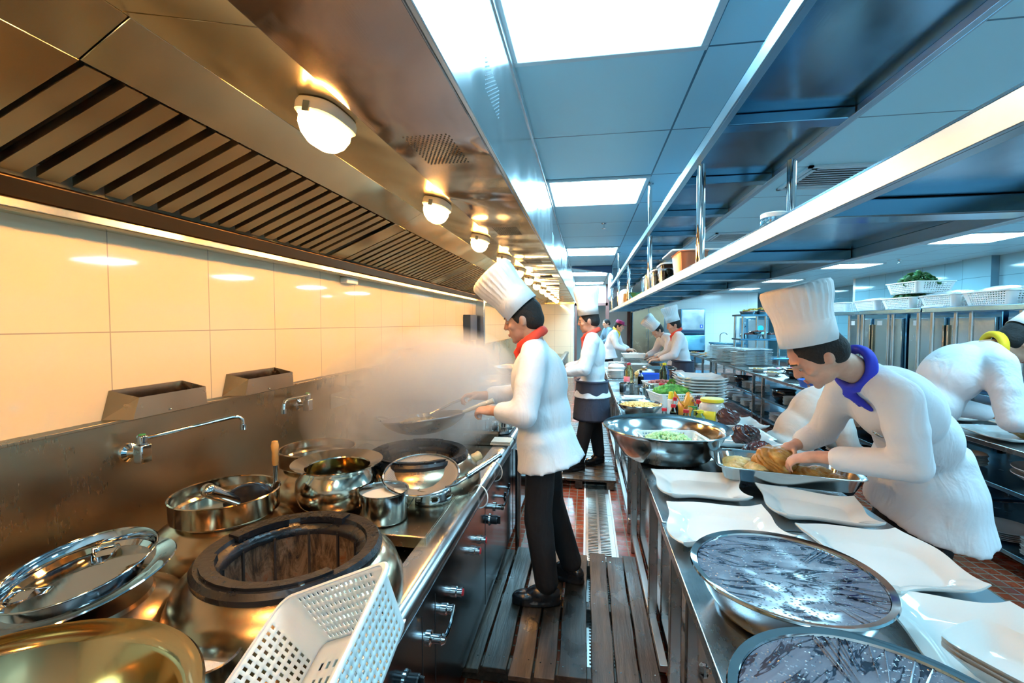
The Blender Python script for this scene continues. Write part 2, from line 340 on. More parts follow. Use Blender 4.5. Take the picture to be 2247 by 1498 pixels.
# ceiling light panels
def ceiling_light(x0, y0, lx, ly, label, grp='square light panels over the aisle', mt='panel_light'):
    t = thing('ceiling_light_panel', label, 'ceiling light', (x0+lx/2, y0+ly/2, ZC), 0, grp); a, c, e = lx/2-.004, ly/2-.004, .032
    fr = MB().box(-a, a, -c, -c+e, -.018, -.001).box(-a, a, c-e, c, -.018, -.001).box(-a, -a+e, -c+e, c-e, -.018, -.001).box(a-e, a, -c+e, c-e, -.018, -.001)
    build('frame', fr, 'ceiling_frame', t, world=False, bevel=.003)
    build('diffuser', MB().box(-a+e, a-e, -c+e, c-e, -.010, -.002), mt, t, world=False, smooth=0)
ys = [-1.27, 1.22, 3.71, 7.04, 10.36, 12.85]  # first panel, behind the camera, is unseen and added for fill
for i, y in enumerate(ys):
    ceiling_light(-.34, y, .83, .83, ['square ceiling light panel above and behind the camera', 'large bright square ceiling light panel at the top of the picture', 'second ceiling light panel along the aisle from the camera', 'third ceiling light panel along the aisle, before the hanging dark bulkhead', 'fourth ceiling light panel along the aisle, just beyond the bulkhead', 'farthest small ceiling light panel over the aisle'][i], mt=['panel_light_near', 'panel_light_near', 'panel_light', 'panel_light_far', 'panel_light_far', 'panel_light_far'][i])
for i, y in enumerate([-.4, 3.2, 6.7, 9.75, 13.0, 16.0]):  # first panel of this row is unseen too, added as fill light
    ceiling_light(4.8, y, .83, .83, ['ceiling light panel over the right room behind the camera', 'ceiling light panel over the near right of the room', 'bright ceiling light panel seen under the near end of the overhead shelf', 'second ceiling light panel under the overhead shelf, above the big chef hat', 'third small ceiling light panel seen under the overhead shelf', 'farthest ceiling light panel seen under the overhead shelf'][i], 'light panels over the right room', 'panel_light_far')
ceiling_light(6.9, 17.6, .83, .83, 'narrow ceiling light in the dark recess behind the tall hat', 'light panels over the right room')
for i, y in enumerate([-1.27, 2.05, 5.37, 8.69]):  # unseen panels added above the shelf to brighten the right side
    ceiling_light(2.17, y, .79, .83, 'ceiling light panel over the right aisle, hidden above the overhead shelf', 'light panels over the right aisle', mt='panel_light')
# air vents in the ceiling
def vent(x, y, label):
    t = thing('ceiling_air_vent', label, 'air vent', (x, y, ZC), 0, 'louvred air vents in the ceiling')
    fr = MB()
    for k in range(2):
        a = .30-.05*k; fr.box(-a, a, -a, -a+.03, -.016+.004*k, -.001).box(-a, a, a-.03, a, -.016+.004*k, -.001).box(-a, -a+.03, -a, a, -.016+.004*k, -.001).box(a-.03, a, -a, a, -.016+.004*k, -.001)
    build('frame', fr, 'ceiling_frame', t, world=False)
    lv = MB()
    for k in range(7):
        yy = -.18+.058*k; lv.box(-.21, .21, yy, yy+.014, -.009, -.0032)
    build('louvres', lv, 'aluminium', t, world=False, smooth=0)
    build('duct_opening', MB().box(-.25, .25, -.25, .25, -.003, -.001), 'dark_gap', t, world=False)
vent(1.9, 3.98, 'louvred square ceiling air vent beside the near overhead shelf')
vent(1.92, 6.5, 'louvred ceiling air vent farther off, behind the glass jar on the shelf')
for p, lb in (((.19, 5.42), 'small fire sprinkler head on the ceiling above the aisle'), ((5.63, 9.4), 'small fire sprinkler head on the ceiling over the right room')):
    s = MB().lathe([(.0, 0), (.035, 0), (.03, -.008), (.012, -.01), (.010, -.05), (.006, -.055), (.0, -.055)], (*p, ZC-.001), 16)
    s.lathe([(0, -.062), (.026, -.06), (.026, -.056), (0, -.054)], (*p, ZC), 16)
    tag(build('fire_sprinkler', s, 'chrome'), lb, 'sprinkler', 'fire sprinkler heads')
# hanging bulkhead and duct far along the aisle
tag(build('hanging_bulkhead', MB().prism([(-.30, 2.745), (.50, 2.745), (.50, 2.60), (.1, 2.66), (-.30, 2.72)], 9.35, 9.5, 'y'), 'duct_dark', smooth=0, bevel=.005), 'dark blue sloping bulkhead hanging from the ceiling over the aisle', 'bulkhead')
dt = thing('air_duct', 'grey folded ceiling duct hanging beside the far overhead shelf', 'duct', (.62, 8.6, 2.4))
build('casing', MB().prism([(.51, 2.745), (.51, 2.2), (.56, 2.12), (.76, 2.30), (.76, 2.745)], 9.8, 11.4, 'y'), 'duct_paint', dt, smooth=0, bevel=.004)

# ================================================================== extraction canopy on the left
HY0, HY1 = -1.6, 13.2
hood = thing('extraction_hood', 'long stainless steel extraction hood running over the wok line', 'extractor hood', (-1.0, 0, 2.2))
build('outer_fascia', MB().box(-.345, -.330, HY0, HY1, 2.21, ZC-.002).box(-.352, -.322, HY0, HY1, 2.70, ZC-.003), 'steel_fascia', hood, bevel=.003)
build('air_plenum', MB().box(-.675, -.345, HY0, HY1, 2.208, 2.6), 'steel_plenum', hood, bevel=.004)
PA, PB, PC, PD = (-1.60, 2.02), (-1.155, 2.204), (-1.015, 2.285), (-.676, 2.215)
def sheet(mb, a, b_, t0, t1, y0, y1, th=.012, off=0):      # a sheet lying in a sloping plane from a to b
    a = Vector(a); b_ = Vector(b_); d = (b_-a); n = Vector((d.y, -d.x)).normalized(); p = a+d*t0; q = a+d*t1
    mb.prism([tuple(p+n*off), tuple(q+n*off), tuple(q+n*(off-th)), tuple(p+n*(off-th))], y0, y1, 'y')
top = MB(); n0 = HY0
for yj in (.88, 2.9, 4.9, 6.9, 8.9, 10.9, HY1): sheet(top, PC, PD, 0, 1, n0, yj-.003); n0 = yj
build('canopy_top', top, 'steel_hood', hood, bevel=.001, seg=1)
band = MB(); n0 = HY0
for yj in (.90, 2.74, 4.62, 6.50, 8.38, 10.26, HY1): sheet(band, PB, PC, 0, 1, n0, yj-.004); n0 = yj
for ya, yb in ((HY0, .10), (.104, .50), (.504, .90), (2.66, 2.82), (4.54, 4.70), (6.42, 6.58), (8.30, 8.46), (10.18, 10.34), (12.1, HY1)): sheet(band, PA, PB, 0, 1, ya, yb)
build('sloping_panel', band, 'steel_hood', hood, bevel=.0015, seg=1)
for i in range(6):
    y0 = .90+1.88*i+(.04 if i else 0); y1 = y0+1.72 if i < 5 else 12.1
    fl = MB(); sheet(fl, PA, PB, 0, 1, y0, y1, .004, -.06)
    fp = build('baffle_filter', fl, 'dark_gap', hood, smooth=0)
    bf = MB(); y = y0+.015; a, b_ = Vector(PA), Vector(PB); nn = Vector(((b_-a).y, -(b_-a).x)).normalized()*-.035
    while y < y1-.06:
        sheet(bf, PA, PB, .03, .985, y, y+.060, .003, .0)
        for yy, yo in ((y, .010), (y+.060, -.010)):
            p, q = a+(b_-a)*.03, a+(b_-a)*.985; bf.add([(p.x, yy, p.y), (q.x, yy, q.y), (q.x+nn.x, yy+yo, q.y+nn.y), (p.x+nn.x, yy+yo, p.y+nn.y)], [(0, 1, 2, 3)])
        y += .0955
    build('baffle_slats', bf, 'steel_baffle', fp, smooth=0)
gut = MB().prism([(-1.748, 2.03), (-1.748, 1.965), (-1.66, 1.960), (-1.628, 1.962), (-1.60, 2.012), (-1.605, 2.02)], HY0, HY1, 'y')
build('grease_gutter', gut, 'gutter_steel', hood, bevel=.003)
build('gutter_lip', MB().prism([(-1.748, 1.957), (-1.748, 1.935), (-1.632, 1.925), (-1.618, 1.93), (-1.618, 1.958), (-1.635, 1.960)], HY0, HY1, 'y'), 'steel_hood', hood, bevel=.003)
build('end_panel', MB().prism([(-1.74, 2.03), PA, PB, PC, PD, (-.346, 2.212), (-.346, 2.6), (-1.74, 2.6)], HY1, HY1+.02, 'y'), 'steel_hood', hood, smooth=0)
build('end_lip', MB().box(-1.74, -.33, HY1-.05, HY1+.02, 2.14, 2.20), 'steel_hood', hood, bevel=.004)
for gi, y in enumerate((1.58, 3.02, 4.5, 6.0, 7.5)):
    g = MB()
    for a in range(18):
        for c in range(11): g.box(-.60+.0145*c+(a % 2)*.007, -.60+.0145*c+(a % 2)*.007+.005, y-.14+a*.015, y-.14+a*.015+.006, 2.2062, 2.2079)
    build('perforated_outlet', g, 'dark_gap', hood, smooth=0)
    g = MB()
    for a in range(20):
        for c in range(8): g.box(-.3298, -.3290, y-.10+a*.012, y-.10+a*.012+.004, 2.36+c*.014+(a % 2)*.007, 2.364+c*.014+(a % 2)*.007)
    build('fascia_outlet', g, 'duct_paint', hood, smooth=0)
# bulkhead lamps under the canopy
def oct_ring(a, c, z, n=32, p=3.2):
    r = []
    for j in range(n):
        t = 2*PI*j/n; x, y = math.cos(t), math.sin(t); k = (abs(x)**p+abs(y)**p)**(-1/p); r.append((a*x*k, c*y*k, z))
    return r
def hood_lamp(y, label, first=[None]):
    if first[0] is None:
        t = thing('canopy_lamp', label, 'lamp', (-.765, y, 2.231), 0, 'bulkhead lamps under the extraction hood'); t.rotation_euler = (0, R(11.5), 0); t.scale = (.82,)*3
        build('lamp_base', MB().rings([oct_ring(.072, .115, 0), oct_ring(.078, .122, -.012), oct_ring(.078, .122, -.04), oct_ring(.070, .112, -.048)]), 'lamp_base', t, world=False)
        build('glass_dome', MB().rings([oct_ring(.066, .106, -.048), oct_ring(.068, .108, -.075, p=2.8), oct_ring(.058, .095, -.105, p=2.5), oct_ring(.038, .068, -.128, p=2.2), oct_ring(.012, .03, -.138, p=2)]), 'lamp_glass', t, world=False)
        build('clip', MB().box(-.012, .012, -.127, -.120, -.055, -.02), 'chrome', t, world=False)
        first[0] = t; KIDS[t.name] = kids(t); return t
    return dup(first[0], (-.765, y, 2.231), None, label)
LN = ['nearest and largest glowing bulkhead lamp under the hood', 'second glowing lamp along the hood from the camera', 'third glowing lamp along the hood from the camera', 'fourth glowing lamp along the hood, just above the tall hat', 'fifth glowing lamp along the hood, right of the tall hat', 'sixth small glowing lamp along the hood', 'seventh small glowing lamp along the hood', 'eighth small glowing lamp along the hood', 'ninth small glowing lamp along the hood', 'tenth small glowing lamp along the hood', 'eleventh small glowing lamp along the hood', 'farthest small glowing lamp at the hood end']
hood_lamp(1.28, LN[0])
for i in range(1, 12): hood_lamp(1.33+.97*i, LN[i])
hood_lamp(.30, 'glowing bulkhead lamp under the hood, just behind the picture edge'); hood_lamp(-.75, 'glowing bulkhead lamp under the hood behind the camera')
tag(build('emergency_sensor', MB().box(-1.749, -1.69, 3.04, 3.2, 1.885, 1.93), 'white_plastic', bevel=.008), 'small cream box fixed to the wall under the hood gutter', 'wall box')

# ================================================================== cook line
def rim_counter(y0, y1, label, zfeet=.17):
    t = thing('wok_range', label, 'cooking range', (-1.1, y0, 0), 0, 'stainless steel wok ranges along the left wall')
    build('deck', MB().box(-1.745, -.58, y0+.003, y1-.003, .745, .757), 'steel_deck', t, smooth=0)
    prof = [(-.582, .757)]
    prof = [(-.582, .745), (-.582, .822), (-.535, .824)]+[(-.515+.04*math.sin(a), .784+.04*math.cos(a)) for a in [R(v) for v in range(0, 181, 15)]]+[(-.535, .744)]
    build('rolled_rim', MB().prism(prof, y0+.002, y1-.002, 'y'), 'steel', t)
    build('front_panel', MB().box(-.56, -.492, y0+.004, y1-.004, zfeet, .742), 'steel_front', t, bevel=.002)
    build('side_panel', MB().box(-1.72, -.56, y0+.004, y0+.016, zfeet, .742), 'steel_front', t, smooth=0)
    build('side_panel', MB().box(-1.72, -.56, y1-.016, y1-.004, zfeet, .742), 'steel_front', t, smooth=0)
    for y in (y0+.1, y1-.1):
        for x in (-.60, -1.62): build('leg', MB().lathe([(0, 0), (.02, 0), (.024, .02), (.024, zfeet), (0, zfeet)], (x, y, 0), 16), 'steel', t)
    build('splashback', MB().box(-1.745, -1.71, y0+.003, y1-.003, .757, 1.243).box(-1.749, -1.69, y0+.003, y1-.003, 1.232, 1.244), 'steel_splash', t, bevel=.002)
    return t
r1 = rim_counter(-.6, 3.03, 'nearest wok range, its deck crowded with burners, pots and lids')
r2 = rim_counter(3.05, 6.75, 'second wok range, behind the chef in the red neckerchief')
r3 = rim_counter(6.8, 12.6, 'farthest wok range, mostly hidden behind the cooks')
for r_, ys_ in ((r1, (1.3, 1.42)), (r1, (2.18,))):
    for y in ys_: build('panel_seam', MB().box(-.4921, -.4908, y, y+.003, .19, .70), 'dark_gap', r_, smooth=0)
tag(build('support_post', MB().lathe([(0, 0), (.028, 0), (.028, .02), (.02, .03), (.02, .742), (0, .742)], (-.455, 3.04, 0), 18), 'steel'), 'upright steel pipe post at the far end of the nearest wok range', 'post')

# knobs on the front panel: black dials, lever taps, push buttons with red faces
def knob(kind, y, z, label):
    x = -.492
    X = Matrix.Translation((x, y, z)) @ Matrix.Rotation(PI/2, 4, 'Y')
    if kind == 'button':
        t = thing('push_button', label, 'button', (x, y, z), 0, 'push buttons on the range front')
        build('bezel', MB().lathe([(0, 0), (.020, 0), (.020, .010), (.016, .014), (.016, .026), (.018, .026), (.018, .034), (0, .034)], M=X), 'chrome', t)
        build('red_face', MB().lathe([(0, .0335), (.013, .0335), (.013, .037), (0, .038)], M=X), 'red_plastic', t)
    elif kind == 'dial':
        t = thing('gas_dial', label, 'knob', (x, y, z), 0, 'black gas dials on the range front')
        build('dial_body', MB().lathe([(0, 0), (.028, 0), (.028, .006), (.022, .008), (.023, .036), (.020, .040), (0, .040)], M=X), 'black_plastic', t)
        build('grip', MB().box(x+.04, x+.055, y-.005, y+.005, z-.020, z+.020), 'black_plastic', t, bevel=.002)
        build('skirt', MB().lathe([(0, .0), (.031, 0), (.031, .004), (0, .004)], M=X), 'chrome', t)
    elif kind == 'lever':
        t = thing('lever_tap', label, 'tap', (x, y, z), 0, 'chrome lever taps on the range front')
        build('tap_body', MB().lathe([(0, 0), (.024, 0), (.024, .008), (.014, .012), (.014, .04), (.018, .045), (.012, .055), (0, .056)], M=X), 'chrome', t)
        build('lever', MB().tube([(x+.045, y, z), (x+.055, y+.02, z+.008), (x+.062, y+.045, z+.035), (x+.066, y+.065, z+.075)], [.008, .007, .006, .005], 10), 'chrome', t)
    elif kind == 'cross':
        t = thing('cross_valve', label, 'valve', (x, y, z), 0, 'black cross handled gas valves')
        build('stem', MB().lathe([(0, 0), (.008, 0), (.008, .03), (0, .03)], M=X), 'chrome', t)
        build('cross_handle', MB().box(x+.028, x+.042, y-.026, y+.026, z-.006, z+.006).box(x+.028, x+.042, y-.006, y+.006, z-.026, z+.026), 'black_plastic', t, bevel=.003)
knob('dial', 1.17, .60, 'black gas dial low on the range, nearest the camera')
knob('lever', 1.36, .592, 'large chrome lever tap near the camera on the range front')
knob('button', 1.52, .586, 'push button with red face, nearer of the near pair')
knob('button', 1.64, .578, 'chrome push button with red face beside the near pair, slightly farther')
knob('button', 1.93, .592, 'push button with red face in the far pair on the range front')
knob('button', 2.05, .585, 'farthest chrome push button on the range front')
knob('dial', 2.30, .572, 'black gas dial on the range front beyond the push buttons')
knob('lever', 2.42, .592, 'smaller chrome lever tap farther along the range front')
knob('cross', 2.55, .60, 'nearer black cross handled valve near the dark trousers')
knob('cross', 2.68, .607, 'farther black cross handled valve near the dark trousers')

# flue boxes on top of the splashback
def flue(y, L, label):
    t = thing('flue_box', label, 'flue box', (-1.72, y, 1.244), 0, 'open steel flue boxes on the splashback ledge')
    d, h = .028, .105; L2 = L/2
    o_ = [(-d, -L2, 0), (d, -L2, 0), (d, L2, 0), (-d, L2, 0)]
    tp = [(-d, -L2+.03, h), (d+.04, -L2+.06, h*.74), (d+.04, L2-.0, h*.74), (-d, L2-.02, h)]
    m_ = MB().add([(-d, -L2, 0), (d+.045, -L2+.03, 0), (d+.045, L2, 0), (-d, L2, 0)]+tp, [(0, 1, 5, 4), (1, 2, 6, 5), (2, 3, 7, 6), (3, 0, 4, 7)])
    build('shell', m_, 'steel_drum', t, world=False, solid=.003, smooth=0)
    build('dark_inside', MB().box(-d+.004, d+.03, -L2+.04, L2-.01, .002, .006), 'dark_gap', t, world=False)
    build('screw', MB().ell((d+.047, 0, .012), .004), 'chrome', t, world=False)
for y, L, lb in ((1.57, .36, 'nearest open steel flue box on the splashback ledge'), (2.15, .40, 'second open flue box on the splashback ledge'), (4.22, .42, 'third flue box on the ledge, above the steam'), (5.40, .46, 'fourth flue box, behind the hanging pan'), (6.40, .44, 'farthest flue box on the splashback ledge'), (.55, .36, 'flue box on the ledge beyond the left picture edge')): flue(y, L, lb)

# swing taps on the splashback
def swing_tap(y, dy, label, far=False):
    x = -1.71; z = 1.11
    t = thing('swing_faucet', label, 'faucet', (x, y, z), 0, 'wall mounted swing faucets over the wok deck')
    X = Matrix.Translation((x, y, z)) @ Matrix.Rotation(PI/2, 4, 'Y')
    build('wall_flange', MB().lathe([(0, 0), (.036, 0), (.034, .008), (.020, .016), (.016, .03), (.016, .06), (0, .06)], M=X), 'chrome', t)
    build('valve_body', MB().box(x+.045, x+.085, y-.022, y+.022, z-.035, z+.035).lathe([(0, 0), (.018, 0), (.018, .035), (0, .035)], (x+.065, y, z+.035), 18), 'chrome', t, bevel=.005)
    build('green_cap', MB().lathe([(0, 0), (.012, 0), (.010, .004), (0, .005)], (x+.065, y, z+.07), 14), 'green_plastic', t)
    p = Vector((x+.065, y, z+.055)); d = Vector((.16*(1 if dy > 0 else .7), dy, .035)); e = p+d; u = d.normalized()
    pts = [p, p+d*.5, e-u*.02, e+Vector((0, 0, -.004))+u*.006, e+u*.022+Vector((0, 0, -.02)), e+u*.026+Vector((0, 0, -.05))]
    build('spout', MB().tube(pts, .009, 12), 'chrome', t)
    build('nozzle', MB().lathe([(0, 0), (.013, 0), (.013, .022), (0, .022)], (pts[-1].x, pts[-1].y, pts[-1].z-.015), 14), 'chrome', t)
swing_tap(1.45, .28, 'nearest chrome swing faucet on the splashback, spout reaching right')
swing_tap(2.48, -.36, 'second chrome swing faucet, spout turned towards the camera')
swing_tap(4.15, .45, 'third swing faucet, half lost in the steam')

# wok burners
def burner(x, y, label, R0=.30, zr=.985, rr=.235, screw=True, notch=True):
    t = thing('wok_burner', label, 'wok burner', (x, y, .757), 0, 'wok burners set in the range deck')
    h = zr-.757
    prof = [(0, .001), (R0*.80, .001), (R0*.93, .03), (R0*1.0, .08), (R0*.99, .12), (R0*.93, .165), (rr*1.03, .20), (rr*.98, .205), (rr*.80, .205), (rr*.78, .05), (0, .05)]
    build('drum', MB().lathe(prof, (0, 0, 0), 64), 'steel_drum', t, world=False)
    ri = rr*.72
    ring = MB().lathe([(ri+.01, .19), (rr+.002, .19), (rr+.004, h-.012), (rr-.006, h), (ri+.028, h-.004), (ri+.024, h-.014), (ri+.008, h-.022), (ri, h-.035), (ri, .18)], (0, 0, 0), 64)
    ring.f = [f for f in ring.f if len(f) == 4]; n = 64; L = 9
    ring.f += [((L-1)*n+j, (L-1)*n+(j+1) % n, (j+1) % n, j) for j in range(n)]
    build('iron_ring', ring, 'ring_iron', t, world=False)
    seg = MB()
    for a0, a1 in ((R(75), R(118)), (R(128), R(175)), (R(205), R(330))):
        k = 12; rs = []
        for i in range(k+1):
            a = a0+(a1-a0)*i/k; ca, sa = math.cos(a), math.sin(a)
            rs.append([((ri+.012)*ca, (ri+.012)*sa, h-.016), ((ri+.048)*ca, (ri+.048)*sa, h-.006), ((ri+.048)*ca, (ri+.048)*sa, h+.006), ((ri+.014)*ca, (ri+.014)*sa, h+.002)])
        seg.rings(rs)
    build('ring_segment', seg, 'ring_iron', t, world=False, smooth=30)
    ch = MB().lathe([(ri+.004, h-.03), (ri+.002, .01), (.05, .004), (0, .004)], (0, 0, 0), 28)
    ch.f = [f for f in ch.f if not (len(f) > 4 and max(f) < 28)]
    build('fire_chamber', ch, 'fire_clay', t, world=False, smooth=0)
    joints = MB()
    for k in range(11):
        a = 2*PI*k/11+.2; ca, sa = math.cos(a), math.sin(a); joints.box(-.0035, .0035, -.003, .003, .02, h-.04, Matrix.Translation((ca*ri, sa*ri, 0)) @ Matrix.Rotation(a, 4, 'Z'))
    build('clay_joint', joints, 'dark_gap', t, world=False)
    if screw:
        build('screw', MB().lathe([(0, 0), (.008, 0), (.007, .004), (0, .005)], (rr*.93*math.cos(R(-50)), rr*.93*math.sin(R(-50)), h-.002), 14), 'chrome', t, world=False)
    return t
burner(-.80, 1.125, 'nearest wok burner, open black iron ring and scorched clay inside')
burner(-.795, 2.07, 'second wok burner with dark ring, under the lifted wok')
burner(-.80, 3.95, 'third wok burner, beyond the condiment tray', screw=False)
burner(-.80, 5.2, 'farthest wok burner, behind the chef', screw=False)
# rear soup holes with upturned lids
def soup_pot(x, y, label, lid=True, z1=.925, tilt=0):
    t = thing('soup_pot', label, 'pot', (x, y, .758), 0, 'rear soup pots set behind the wok burners')
    r = .235
    build('belly', MB().lathe([(0, 0), (r*.85, 0), (r, .035), (r, .08), (r*.88, .125), (.15, .155), (.145, .165), (0, .165)], (0, 0, 0), 56), 'steel_drum', t, world=False)
    if lid:
        build('upturned_lid', MB().lathe([(0, .166), (.168, .166), (.172, .17), (.172, .235), (.176, .238), (.172, .241), (.168, .238), (.168, .19), (.160, .182), (.13, .178), (.12, .19), (0, .192)], (0, 0, 0), 56), 'steel_warm', t, world=False)
    return t
soup_pot(-1.275, 1.43, 'rear soup pot with upturned lid holding a ladle and wooden handled scoop')
soup_pot(-1.29, 2.02, 'rear soup pot with upturned lid, behind the wide rimmed pot')
soup_pot(-1.22, .90, 'rear soup pot under the tilted colander lids at left', lid=False)
soup_pot(-1.29, 3.9, 'rear soup pot with upturned lid, in the steam')
soup_pot(-1.29, 5.2, 'farthest rear soup pot with upturned lid')
# ladle and scoop lying in the first upturned lid
t = thing('ladle', 'steel ladle with a thick round ended handle in the upturned lid', 'ladle', (-1.27, 1.42, .95))
build('handle', MB().tube([(-1.225, 1.43, .960), (-1.235, 1.36, 1.01), (-1.245, 1.32, 1.04)], [.020, .022, .023], 16).ell((-1.245, 1.319, 1.041), .0235), 'steel_pot', t)
build('bowl', MB().lathe([(0, 0), (.025, .004), (.042, .02), (.048, .036), (.046, .036), (.04, .022), (.024, .007), (0, .004)], (-1.20, 1.50, .952), 24), 'steel_pot', t)
t = thing('scoop', 'scoop with turned wooden handle standing in the upturned lid', 'scoop', (-1.17, 1.5, .95))
build('wooden_handle', MB().lathe([(0, 0), (.009, 0), (.012, .02), (.011, .05), (.014, .075), (.011, .092), (0, .096)], (-1.165, 1.545, 1.06), 16), 'wood_handle', t)
build('shaft', MB().tube([(-1.165, 1.545, 1.065), (-1.165, 1.545, 1.0), (-1.17, 1.53, .955)], [.008, .009, .012], 12), 'steel_pot', t)
build('blade', MB().rings([[(-1.185+.052*math.cos(a)*s_, 1.43+.06*s_*s_*math.cos(a), .975+.058*s_*math.sin(a)) for a in [2*PI*k/28 for k in range(28)]] for s_ in (.05, .5, .8, 1)], cap1=False), 'black_plastic', t, solid=.002)
# wide rimmed pot
def pot(name, label, cat, loc, prof, mat='steel_pot', group=None, seg=64, part_name='body', rot=None):
    t = thing(name, label, cat, loc, 0, group)
    if rot: t.rotation_euler = rot
    build(part_name, MB().lathe(prof, (0, 0, 0), seg), mat, t, world=False)
    return t
# raised platform spanning the deck between the burners
t = thing('raised_steel_stand', 'low stainless steel stand on the range deck carrying the saucepan and strainer', 'stand', (-.8, 1.8, .757))
build('top_plate', MB().box(-1.02, -.562, 1.52, 1.80, .828, .84).box(-.70, -.562, 1.80, 2.45, .828, .84).box(-1.02, -.562, 1.515, 1.52, .80, .84).box(-.562, -.556, 1.515, 2.45, .80, .84), 'steel_deck', t, bevel=.0015)
for p in ((-.985, 1.56), (-.60, 1.56), (-.60, 2.4)): build('leg', MB().box(p[0], p[0]+.022, p[1]-.011, p[1]+.011, .7575, .828), 'steel', t)
pt = pot('wide_rim_pot', 'deep bulging steel pot with a broad flared rim on the wok range', 'pot', (-1.025, 1.745, .841),
    [(0, 0), (.11, 0), (.135, .006), (.157, .03), (.167, .07), (.162, .115), (.135, .15), (.132, .158), (.175, .176), (.182, .180), (.182, .184), (.174, .181), (.130, .163), (.128, .158), (.146, .115), (.160, .07), (.148, .03), (.12, .012), (0, .012)], 'steel_warm')
build('broth', MB().lathe([(0, .06), (.155, .06), (.155, .064), (0, .064)], (0, 0, 0), 48), 'oil', pt, world=False)
pt = pot('saucepan', 'small steel saucepan of milky stock on the raised stand', 'saucepan', (-.775, 1.645, .841),
    [(0, 0), (.082, 0), (.090, .004), (.092, .01), (.092, .108), (.097, .112), (.097, .115), (.091, .114), (.089, .108), (.088, .012), (0, .008)])
build('stock', MB().lathe([(0, .084), (.0885, .084), (.0885, .087), (0, .087)], (0, 0, 0), 40), 'soup', pt, world=False)
# perforated wok ring with the strainer on it
wr = MB(); n = 60; zs = [0, .012, .02, .034, .042, .06]; rr_ = [.088, .087, .086, .083, .082, .078]
wr.rings([[(r*math.cos(2*PI*j/n), r*math.sin(2*PI*j/n), z) for j in range(n)] for r, z in zip(rr_, zs)], cap0=False, cap1=False)
wr.f = [f for f in wr.f if not (2*n <= min(f) < 3*n and (min(f) % n) % 8 in (0, 1, 2) and f[0] // n == 2)]
t = thing('wok_ring_stand', 'short round steel ring stand with holes, under the mesh strainer', 'stand', (-.655, 1.86, .841)); build('holed_band', wr, 'steel_pot', t, world=False, solid=.003)
st = thing('mesh_strainer', 'round fine mesh strainer with ribbed steel handle lying on the ring stand', 'strainer', (-.685, 1.815, .965)); st.rotation_euler = (R(14), R(4), 0)
bw = MB(); prof = [(.005, -.062), (.05, -.056), (.10, -.037), (.14, -.012), (.158, .0)]
bw.rings([[(r*math.cos(2*PI*j/48), r*math.sin(2*PI*j/48), z) for j in range(48)] for r, z in prof], cap1=False)
m, nt, b = newmat('fine_mesh'); setp(b, color=(.30, .28, .25), metal=.3, rough=.55); ck = nd(nt, 'ShaderNodeTexWave', wave_type='BANDS'); ck.inputs['Scale'].default_value = 60; nt.links.new(coords(nt), ck.inputs[0])
c2 = nd(nt, 'ShaderNodeTexWave', wave_type='BANDS', bands_direction='Y'); c2.inputs['Scale'].default_value = 60; nt.links.new(coords(nt), c2.inputs[0])
mxx = nd(nt, 'ShaderNodeMath', operation='MAXIMUM'); nt.links.new(ck.outputs[1], mxx.inputs[0]); nt.links.new(c2.outputs[1], mxx.inputs[1]); nt.links.new(maprange(nt, mxx.outputs[0], .70, 1, .3, .8), b.inputs['Alpha'])
build('mesh_bowl', bw, 'fine_mesh', st, world=False, solid=.0012)
build('hoop', MB().tube([(.158*math.cos(2*PI*j/48), .158*math.sin(2*PI*j/48), 0) for j in range(49)], .005, 8).box(-.0015, .0015, -.15, .15, -.060, -.056), 'steel_pot', st, world=False)
hd = MB().tube([(.13, -.08, .004), (.17, -.06, .012), (.2, -.02, .02)], .006, 10).tube([(.155, -.02, .0), (.2, 0, .015)], .006, 10)
hp = [(.2+.010*i, -.01+.024*i*.55, .02+.003*i) for i in range(12)]
hd.tube(hp, [.012+.0025*(i % 2) for i in range(12)], 14)
build('ribbed_handle', hd, 'steel_pot', st, world=False)
t = thing('bamboo_wok_brush', 'bamboo wok brush bound with straw beside the strainer handle', 'brush', (-.62, 2.1, .9))
br = MB()
for i in range(14):
    a = 2*PI*i/14; o1 = Vector((.012*math.cos(a), .012*math.sin(a), .012*math.sin(a*2))); br.tube([Vector((-.70, 1.98, .872))+o1*2.2, Vector((-.60, 2.12, .905))+o1], .0022, 6)
build('bristles', br, 'bamboo', t)
build('binding', MB().tube([(-.61+.0085*i, 2.11+.013*i, .902+.0032*i) for i in range(10)], [.021, .024]*5, 14), 'bamboo', t)
# small bits on the rim
t = MB(); rs = []
for i in range(9):
    f_ = i/8; rs.append([(-.56+.10*f_, 2.80, .828+.004), (-.56+.10*f_, 2.93, .828+.004), (-.56+.10*f_, 2.93, .846), (-.56+.10*f_, 2.80, .846)])
fold = MB().box(-.60, -.468, 2.80, 2.93, .827, .838).box(-.595, -.47, 2.805, 2.925, .8385, .850)
tag(build('folded_cloth', fold, 'towel', bevel=.004, seg=3), 'folded beige cloth laid over the rim of the wok range', 'cloth')
for i, (y, lb) in enumerate(((2.05, 'white string loop tied around the range rim near the strainer handle'), (2.42, 'white string loop tied around the range rim beside the cloth'))):
    tag(build('string_loop', MB().tube([(-.5+.05*math.cos(a), y+.02*math.sin(a*.5), .783+.055*math.sin(a)) for a in [2*PI*k/24 for k in range(25)]], .003, 6), 'paper'), lb, 'string', 'string loops on the range rim')
